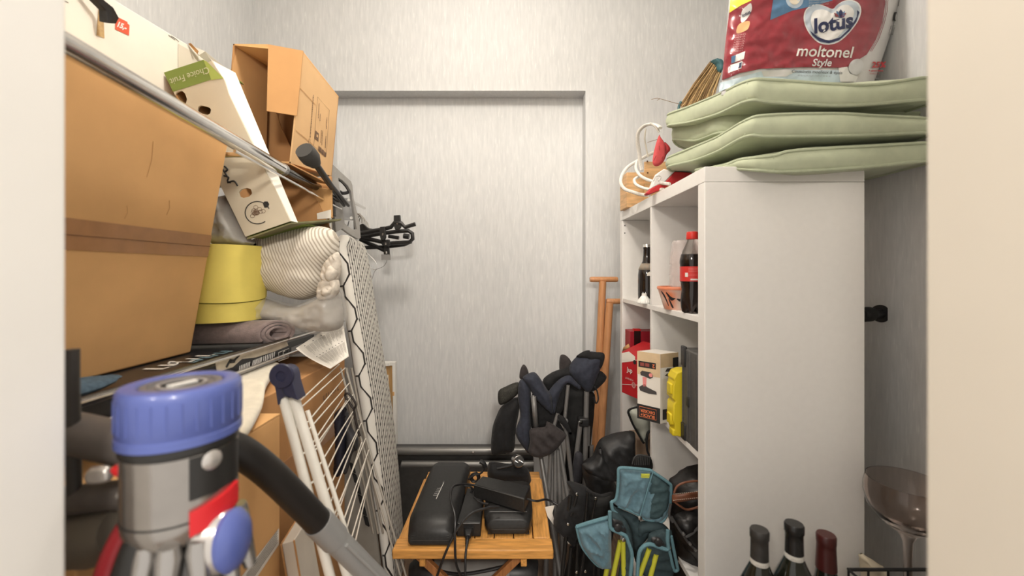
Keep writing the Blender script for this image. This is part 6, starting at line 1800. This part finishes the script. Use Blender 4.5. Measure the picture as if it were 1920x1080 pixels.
# ------------------------------------------------------------------ folded camping chairs, sticks, stool
c1 = crop(880, 620, 3.858)
POLE = mat('pole_grey', (.19, .185, .18), .4, .35, var=.06, vscale=40)
def pole(t, a, b, Y0, Y1, r=.0085, m=POLE, name='pole', floor=False):
    A = U(*c1([a])[0], Y0); B = U(*c1([b])[0], Y1)
    if floor: B = A + (B - A) * (A.z / max(1e-3, A.z - B.z))
    MB().tube([A, B], r, 12).build(name, m, t)
def camp_chair_front():
    t = thing('camping_chair', (.1, 1.66, 0), 'folded navy camping chair with brown arm pocket, beside the back wall', 'camping chair', 'folded camping chairs')
    Y = 1.66
    puff('mesh_pocket', c1([(210, 440), (260, 405), (350, 372), (365, 420), (340, 470), (250, 532), (212, 525)]), Y + .02, .02, mat('mesh_olive', (.03, .029, .024), .8, var=.5, vscale=220), t, step=4, R=10, fold=.004)
    puff('carry_bag', c1([(240, 540), (350, 480), (362, 560), (335, 720), (322, 865), (250, 885), (163, 890), (165, 720), (195, 620)]), Y + .03, .035, BLACKF, t, step=5, R=16, fold=.010, fs=(.05, .015), ang=1.4)
    puff('ear', c1([(364, 345), (368, 285), (390, 245), (415, 265), (430, 320), (400, 345)]), Y + .01, .010, BROWNF, t, step=3, R=6, fold=0)
    puff('seat_fabric', c1([(358, 372), (400, 350), (440, 400), (447, 480), (442, 600), (447, 700), (432, 875), (395, 850), (333, 740), (368, 620), (352, 500)]), Y - .01, .022, NAVY, t, step=4, R=12, fold=.012, fs=(.06, .012), ang=1.5)
    puff('back_fabric', c1([(385, 345), (420, 312), (475, 302), (520, 355), (560, 420), (592, 470), (605, 600), (545, 560), (470, 480), (430, 405)]), Y - .02, .022, NAVY, t, step=4, R=12, fold=.014, fs=(.08, .02), ang=.9)
    puff('inner_fabric', c1([(445, 480), (520, 440), (600, 540), (640, 640), (690, 745), (560, 700), (450, 705)]), Y + .01, .012, BLACKF, t, step=5, R=10, fold=.008)
    puff('arm_pocket', c1([(440, 712), (545, 695), (560, 655), (640, 700), (694, 742), (692, 782), (600, 885), (500, 918), (428, 885), (438, 800)]), Y - .045, .020, BROWNF, t, step=4, R=14, fold=.012, fs=(.06, .02), ang=1.0)
    o = U(*c1([(463, 475)])[0], Y - .04); q = U(*c1([(483, 705)])[0], Y - .03)
    MB().tube([o, q], .0095, 16, caps=False).build('pole', POLE, t, solid=.002)
    MB().tube([o - (q - o) * .002, o + (q - o) * .01], .0100, 16, caps=False).build('pole_rim', mat('pole_rim', (.4, .4, .4), .4, .5), t, solid=.002)
    for a, b in (((515, 900), (545, 1080)), ((588, 880), (580, 1080)), ((622, 840), (622, 1080)), ((650, 820), (692, 1080)), ((640, 860), (650, 1080))):
        pole(t, a, b, Y - .01 + .01 * (a[0] % 3), Y - .03, .0095, floor=True)
    pole(t, (690, 650), (742, 1080), Y - .03, Y - .03, .0085, floor=True)
    pole(t, (715, 395), (690, 640), Y - .02, Y - .02, .0075)
    pole(t, (640, 600), (612, 690), Y - .03, Y - .03, .0075)
    MB().lathe([(0, .005), (.008, .004), (.009, -.006), (0, -.006)], at(U(*c1([(700, 652)])[0], Y - .045), (0, -1, 0)), 14).build('rivet', STEEL, t)
    puff('strap', c1([(640, 610), (690, 630), (740, 735), (725, 748), (680, 690), (650, 660)]), Y - .05, .006, BLACKF, t, step=4, R=6, fold=.002)
camp_chair_front()
def camp_chair_back():
    t = thing('camping_chair', (.26, 1.72, 0), 'folded navy camping chair standing taller, against the wooden poles', 'camping chair', 'folded camping chairs')
    Y = 1.71
    puff('inner_fabric', c1([(690, 390), (890, 440), (905, 560), (880, 800), (850, 1080), (700, 1080), (700, 760), (640, 600)]), Y + .02, .02, BLACKM, t, step=7, R=14, fold=.008)
    puff('ear', c1([(650, 268), (655, 188), (682, 172), (720, 198), (738, 240), (700, 300), (662, 298)]), Y - .005, .012, BROWNF, t, step=3, R=7, fold=.002)
    puff('side_fold', c1([(533, 352), (600, 300), (690, 268), (742, 240), (755, 335), (650, 355), (582, 435), (545, 405)]), Y - .015, .018, BLACKF, t, step=4, R=10, fold=.010, fs=(.07, .02), ang=-.5)
    puff('back_fabric', c1([(735, 235), (785, 182), (860, 150), (955, 165), (975, 205), (940, 300), (872, 445), (800, 395), (752, 345), (718, 300)]), Y - .03, .030, NAVY, t, step=4, R=20, fold=.012, fs=(.04, .015), ang=-.9)
    puff('back_rim', c1([(772, 188), (830, 148), (870, 142), (880, 155), (962, 158), (980, 190), (960, 260), (935, 270), (930, 215), (880, 225), (830, 200)]), Y - .05, .010, BLACKF, t, step=4, R=7, fold=.003)
    puff('drape', c1([(572, 440), (650, 352), (722, 323), (765, 360), (805, 405), (790, 425), (705, 385), (645, 500), (612, 612), (560, 520)]), Y - .045, .016, NAVY, t, step=4, R=9, fold=.010, fs=(.07, .02), ang=-.8)
    puff('drape_shadow', c1([(640, 400), (720, 385), (700, 520), (640, 620), (600, 600)]), Y - .03, .012, BLACKF, t, step=4, R=8, fold=.006)
    puff('corner_pocket', c1([(925, 290), (990, 325), (985, 360), (960, 390), (920, 425), (880, 445), (870, 420)]), Y - .02, .014, BLACKF, t, step=4, R=8, fold=.004)
    pole(t, (848, 440), (838, 920), Y - .04, Y - .04, .0105, floor=True)
    pole(t, (805, 660), (776, 890), Y - .055, Y - .055, .0095, floor=True)
    pole(t, (862, 690), (858, 830), Y - .03, Y - .03, .0075)
    pole(t, (885, 830), (880, 1080), Y - .03, Y - .03, .0085, floor=True)
    p, q = U(*c1([(795, 640)])[0], Y - .068), U(*c1([(862, 685)])[0], Y - .05)
    MB().box((p.x, p.y, q.z), (q.x, p.y + .04, p.z)).build('slide_clamp', BLACK, t, bevel=.004)
    MB().lathe([(0, .005), (.007, .004), (.008, 0)], at(U(*c1([(806, 662)])[0], Y - .069), (0, -1, 0)), 14).build('rivet', CHROME, t)
    px_tube('cord_loop', [(*q, Y - .06) for q in c1([(905, 405), (925, 440), (932, 500), (915, 525), (902, 480)])], .003, BLACKF, t)
    puff('carry_sleeve', c1([(770, 880), (815, 890), (825, 1000), (800, 1110), (735, 1110), (752, 960)]), Y - .07, .014, mat('charcoal_sleeve', (.028, .028, .034), .8, var=.2, vscale=80), t, step=5, R=9, fold=.004)
camp_chair_back()
def sticks():
    for k, (hx0, hx1, hy, sx, bx, by, Y, lab) in enumerate(((1106, 1158, 524, 1130, 1117, 830, 1.86, 'varnished wooden pole with the higher cross handle in the corner'), (1137, 1167, 565, 1143, 1126, 830, 1.84, 'varnished wooden pole with the lower cross handle touching the shelf unit'))):
        t = thing('handled_pole', (U(sx, 0, Y).x, Y, 0), lab, 'pole', 'wooden poles in the corner')
        A = U(sx, hy + 3, Y); B = U(bx, by, Y - .02)
        B = A + (B - A) * (A.z / (A.z - B.z))
        MB().tube([A, B], [.0165, .0175], 18).build('shaft', BEECH, t)
        P0, P1 = U(hx0, hy, Y), U(hx1, hy, Y)
        MB().tube([P0, P0 + (P1 - P0) * .06, P0 + (P1 - P0) * .94, P1], [.0105, .0125, .0125, .0105], 16).build('cross_handle', BEECH, t)
sticks()
c2 = crop(980, 800, 3.858)
def black_tote():
    t = thing('black_tote', U(1150, 900, 1.5), 'black nylon bag slumped between the camping chairs and the shelf unit', 'bag')
    NY = mat('black_nylon', (.016, .016, .017), .5, var=.3, vscale=40, bump=.2, bscale=300)
    puff('bag_body', c2([(515, 185), (555, 95), (620, 60), (700, 38), (805, 36), (812, 120), (815, 205), (805, 290), (700, 320), (660, 380), (690, 470), (680, 640), (560, 640), (460, 430), (430, 270), (500, 215)]), 1.46, .045, NY, t, step=6, R=20, fold=.022, fs=(.05, .02), ang=.6)
    puff('front_fold', c2([(430, 275), (520, 230), (560, 150), (600, 230), (650, 310), (690, 380), (640, 400), (560, 380), (480, 340)]), 1.42, .018, NY, t, step=5, R=10, fold=.012, fs=(.07, .02), ang=.7)
    px_tube('piping', [(*q, 1.405) for q in c2([(590, 370), (630, 385), (690, 382)])], .0035, BLACKM, t)
black_tote()
def black_chair():
    t = thing('black_camping_chair', (.2, 1.3, 0), 'folded black camping chair with thin black poles before the tote', 'camping chair', 'folded camping chairs')
    Y = 1.30
    PB = mat('pole_black', (.012, .012, .012), .35, var=.2, vscale=30)
    puff('seat_fabric', c2([(318, 400), (370, 398), (455, 432), (475, 470), (450, 640), (400, 800), (365, 862), (300, 800), (222, 715), (258, 570), (340, 480)]), Y, .025, BLACKF, t, step=6, R=14, fold=.016, fs=(.06, .015), ang=1.3)
    puff('net_fabric', c2([(455, 450), (540, 490), (650, 470), (660, 520), (600, 640), (520, 720), (430, 800), (420, 690)]), Y + .03, .02, BLACKM, t, step=6, R=12, fold=.010)
    puff('back_bundle', c2([(400, 640), (520, 650), (640, 640), (660, 760), (600, 1000), (560, 1180), (300, 1180), (350, 880)]), Y + .06, .03, BLACKM, t, step=9, R=18, fold=.010)
    px_tube('top_strap', [(*q, Y - .03) for q in c2([(462, 455), (520, 485), (580, 500), (640, 480)])], .006, BLACKF, t, flat=.6)
    for a, b in (((345, 500), (280, 1120)), ((395, 490), (350, 640)), ((530, 520), (500, 680)), ((352, 870), (325, 1120)), ((398, 840), (385, 1120)), ((445, 900), (412, 1120)), ((520, 930), (512, 1120)), ((548, 960), (545, 1120)), ((470, 480), (452, 700))):
        A = U(*c2([a])[0], Y - .03); B = U(*c2([b])[0], Y - .03)
        if b[1] > 1000: B = A + (B - A) * (A.z / (A.z - B.z))
        MB().tube([A, B], .0058 if a[0] < 400 else .0045, 10).build('pole', PB, t)
    for q in ((393, 488), (528, 519), (390, 1052), (453, 1047), (328, 705)):
        MB().lathe([(0, .003), (.0038, .002), (.0045, 0)], at(U(*c2([q])[0], Y - .042), (0, -1, 0)), 10).build('rivet', CHROME, t)
    t = thing('paper_tag', U(1045, 985, 1.33), 'torn white paper tag beside the table corner', 'paper')
    MB().prism([U(*q, 1.345) for q in c2([(160, 582), (230, 570), (215, 625), (235, 700), (345, 830), (335, 852), (230, 720), (180, 650)])], (0, .001, 0)).build('tag_sheet', PAPER, t)
black_chair()
def stool():
    t = thing('folding_stool', (.3, 1.12, 0), 'folded teal camping stool with lime green legs before the shelf unit', 'stool')
    Y = 1.115
    def piping(pts, Yd, r=.0058, closed=False): px_tube('binding', [(*q, Yd) for q in c2(pts)], r * .82, TEALP, t, flat=1.0, closed=closed)
    back = [(692, 312), (722, 297), (900, 312), (942, 328), (1050, 402), (1074, 440), (1066, 560), (1036, 650), (990, 690), (870, 662), (842, 640), (760, 600), (690, 575), (642, 545), (676, 520), (690, 420)]
    dep = lambda px, py: .03 * max(0, (px - 1215) / 60.0)
    puff('back_flap', c2(back), Y + .03, .014, TEAL, t, step=4, R=10, fold=.016, fs=(.045, .014), ang=-1.0, smooth_out=False)
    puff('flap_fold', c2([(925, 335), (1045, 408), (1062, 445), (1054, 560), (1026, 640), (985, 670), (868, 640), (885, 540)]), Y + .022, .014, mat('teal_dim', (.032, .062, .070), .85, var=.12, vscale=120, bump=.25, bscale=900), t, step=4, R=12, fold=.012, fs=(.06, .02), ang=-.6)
    piping(back[:13] , Y + .016, .0052)
    piping(back[13:] + [back[0]], Y + .016, .0052)
    piping([(942, 330), (905, 450), (850, 640)], Y + .004, .0022)
    piping([(642, 545), (650, 600), (680, 630)], Y + .01, .0058)
    LB = [(860, 345), (920, 345), (915, 372), (858, 370)]
    MB().prism([U(*q, Y + .004) for q in c2(LB)], (0, .004, 0)).build('brand_tab', mat('tab_lime', (.45, .47, .06), .6), t)
    p = U(*c2([(889, 358)])[0], Y + .0030)
    frame_text('|7', p, (1, 0, .06), (0, 0, 1), .0055, mat('tab_ink', (.2, .22, .03), .6), t, lift=.0003)
    # dark inner seat
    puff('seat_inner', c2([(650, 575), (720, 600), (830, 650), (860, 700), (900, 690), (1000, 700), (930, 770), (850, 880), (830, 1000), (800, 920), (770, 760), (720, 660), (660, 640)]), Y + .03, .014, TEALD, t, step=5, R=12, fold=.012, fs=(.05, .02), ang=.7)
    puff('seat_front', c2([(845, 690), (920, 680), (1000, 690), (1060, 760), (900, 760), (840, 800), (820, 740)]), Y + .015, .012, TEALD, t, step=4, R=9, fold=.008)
    # left wing
    left = [(388, 725), (470, 698), (560, 672), (640, 650), (642, 800), (642, 1015), (555, 1012), (480, 940), (420, 850)]
    puff('left_wing', c2(left), Y, .016, TEAL, t, step=4, R=12, fold=.020, fs=(.05, .016), ang=.9, smooth_out=False)
    piping([(388, 725), (420, 850), (480, 940), (555, 1012), (640, 1018)], Y - .004, .0040)
    piping([(388, 725), (470, 698), (560, 672), (625, 655)], Y - .006, .0062)
    # front corners with leather patches and bindings
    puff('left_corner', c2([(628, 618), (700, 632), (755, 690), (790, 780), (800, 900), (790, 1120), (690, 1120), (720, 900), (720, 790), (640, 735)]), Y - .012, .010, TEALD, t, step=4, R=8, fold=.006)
    puff('left_patch', c2([(648, 660), (720, 680), (752, 730), (748, 772), (700, 762), (655, 735)]), Y - .022, .005, BLACK, t, step=3, R=5, fold=0)
    piping([(630, 612), (632, 690), (640, 735), (690, 762), (742, 788), (762, 830), (790, 920), (785, 1020), (775, 1120)], Y - .026, .0062)
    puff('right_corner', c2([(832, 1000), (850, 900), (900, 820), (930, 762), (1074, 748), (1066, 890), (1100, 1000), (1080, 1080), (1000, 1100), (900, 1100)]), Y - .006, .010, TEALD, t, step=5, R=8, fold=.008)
    puff('right_patch', c2([(935, 800), (990, 800), (1035, 830), (1040, 866), (980, 862), (935, 840)]), Y - .018, .005, BLACK, t, step=3, R=5, fold=0)
    piping([(1050, 748), (1048, 820), (1050, 885), (990, 872), (920, 850), (870, 870), (840, 930), (828, 1120)], Y - .022, .0062)
    piping([(1074, 790), (1095, 900), (1118, 1010), (1120, 1035), (1095, 1038), (1075, 960), (1060, 890)], Y - .018, .0052)
    for q in ((690, 733), (985, 838)):
        MB().lathe([(0, .006), (.009, .004), (.011, 0)], at(U(*c2([q])[0], Y - .032), (0, -1, 0)), 16).build('patch_button', BLACK, t)
    for q in ((730, 815), (850, 660)):
        MB().lathe([(0, .004), (.005, .003), (.0058, 0)], at(U(*c2([q])[0], Y - .034), (0, -1, 0)), 14).build('snap', CHROME, t)
    for a, b, d in (((706, 830), (650, 1100), -.014), ((726, 825), (732, 1100), -.020), ((612, 1020), (596, 1100), .01), ((915, 885), (838, 1100), -.018), ((966, 925), (920, 1100), -.022)):
        A = U(*c2([a])[0], Y + d); B = U(*c2([b])[0], Y + d)
        B = A + (B - A) * (A.z / (A.z - B.z))
        MB().tube([A, B], .0064, 14).build('leg', LIME, t)
stool()
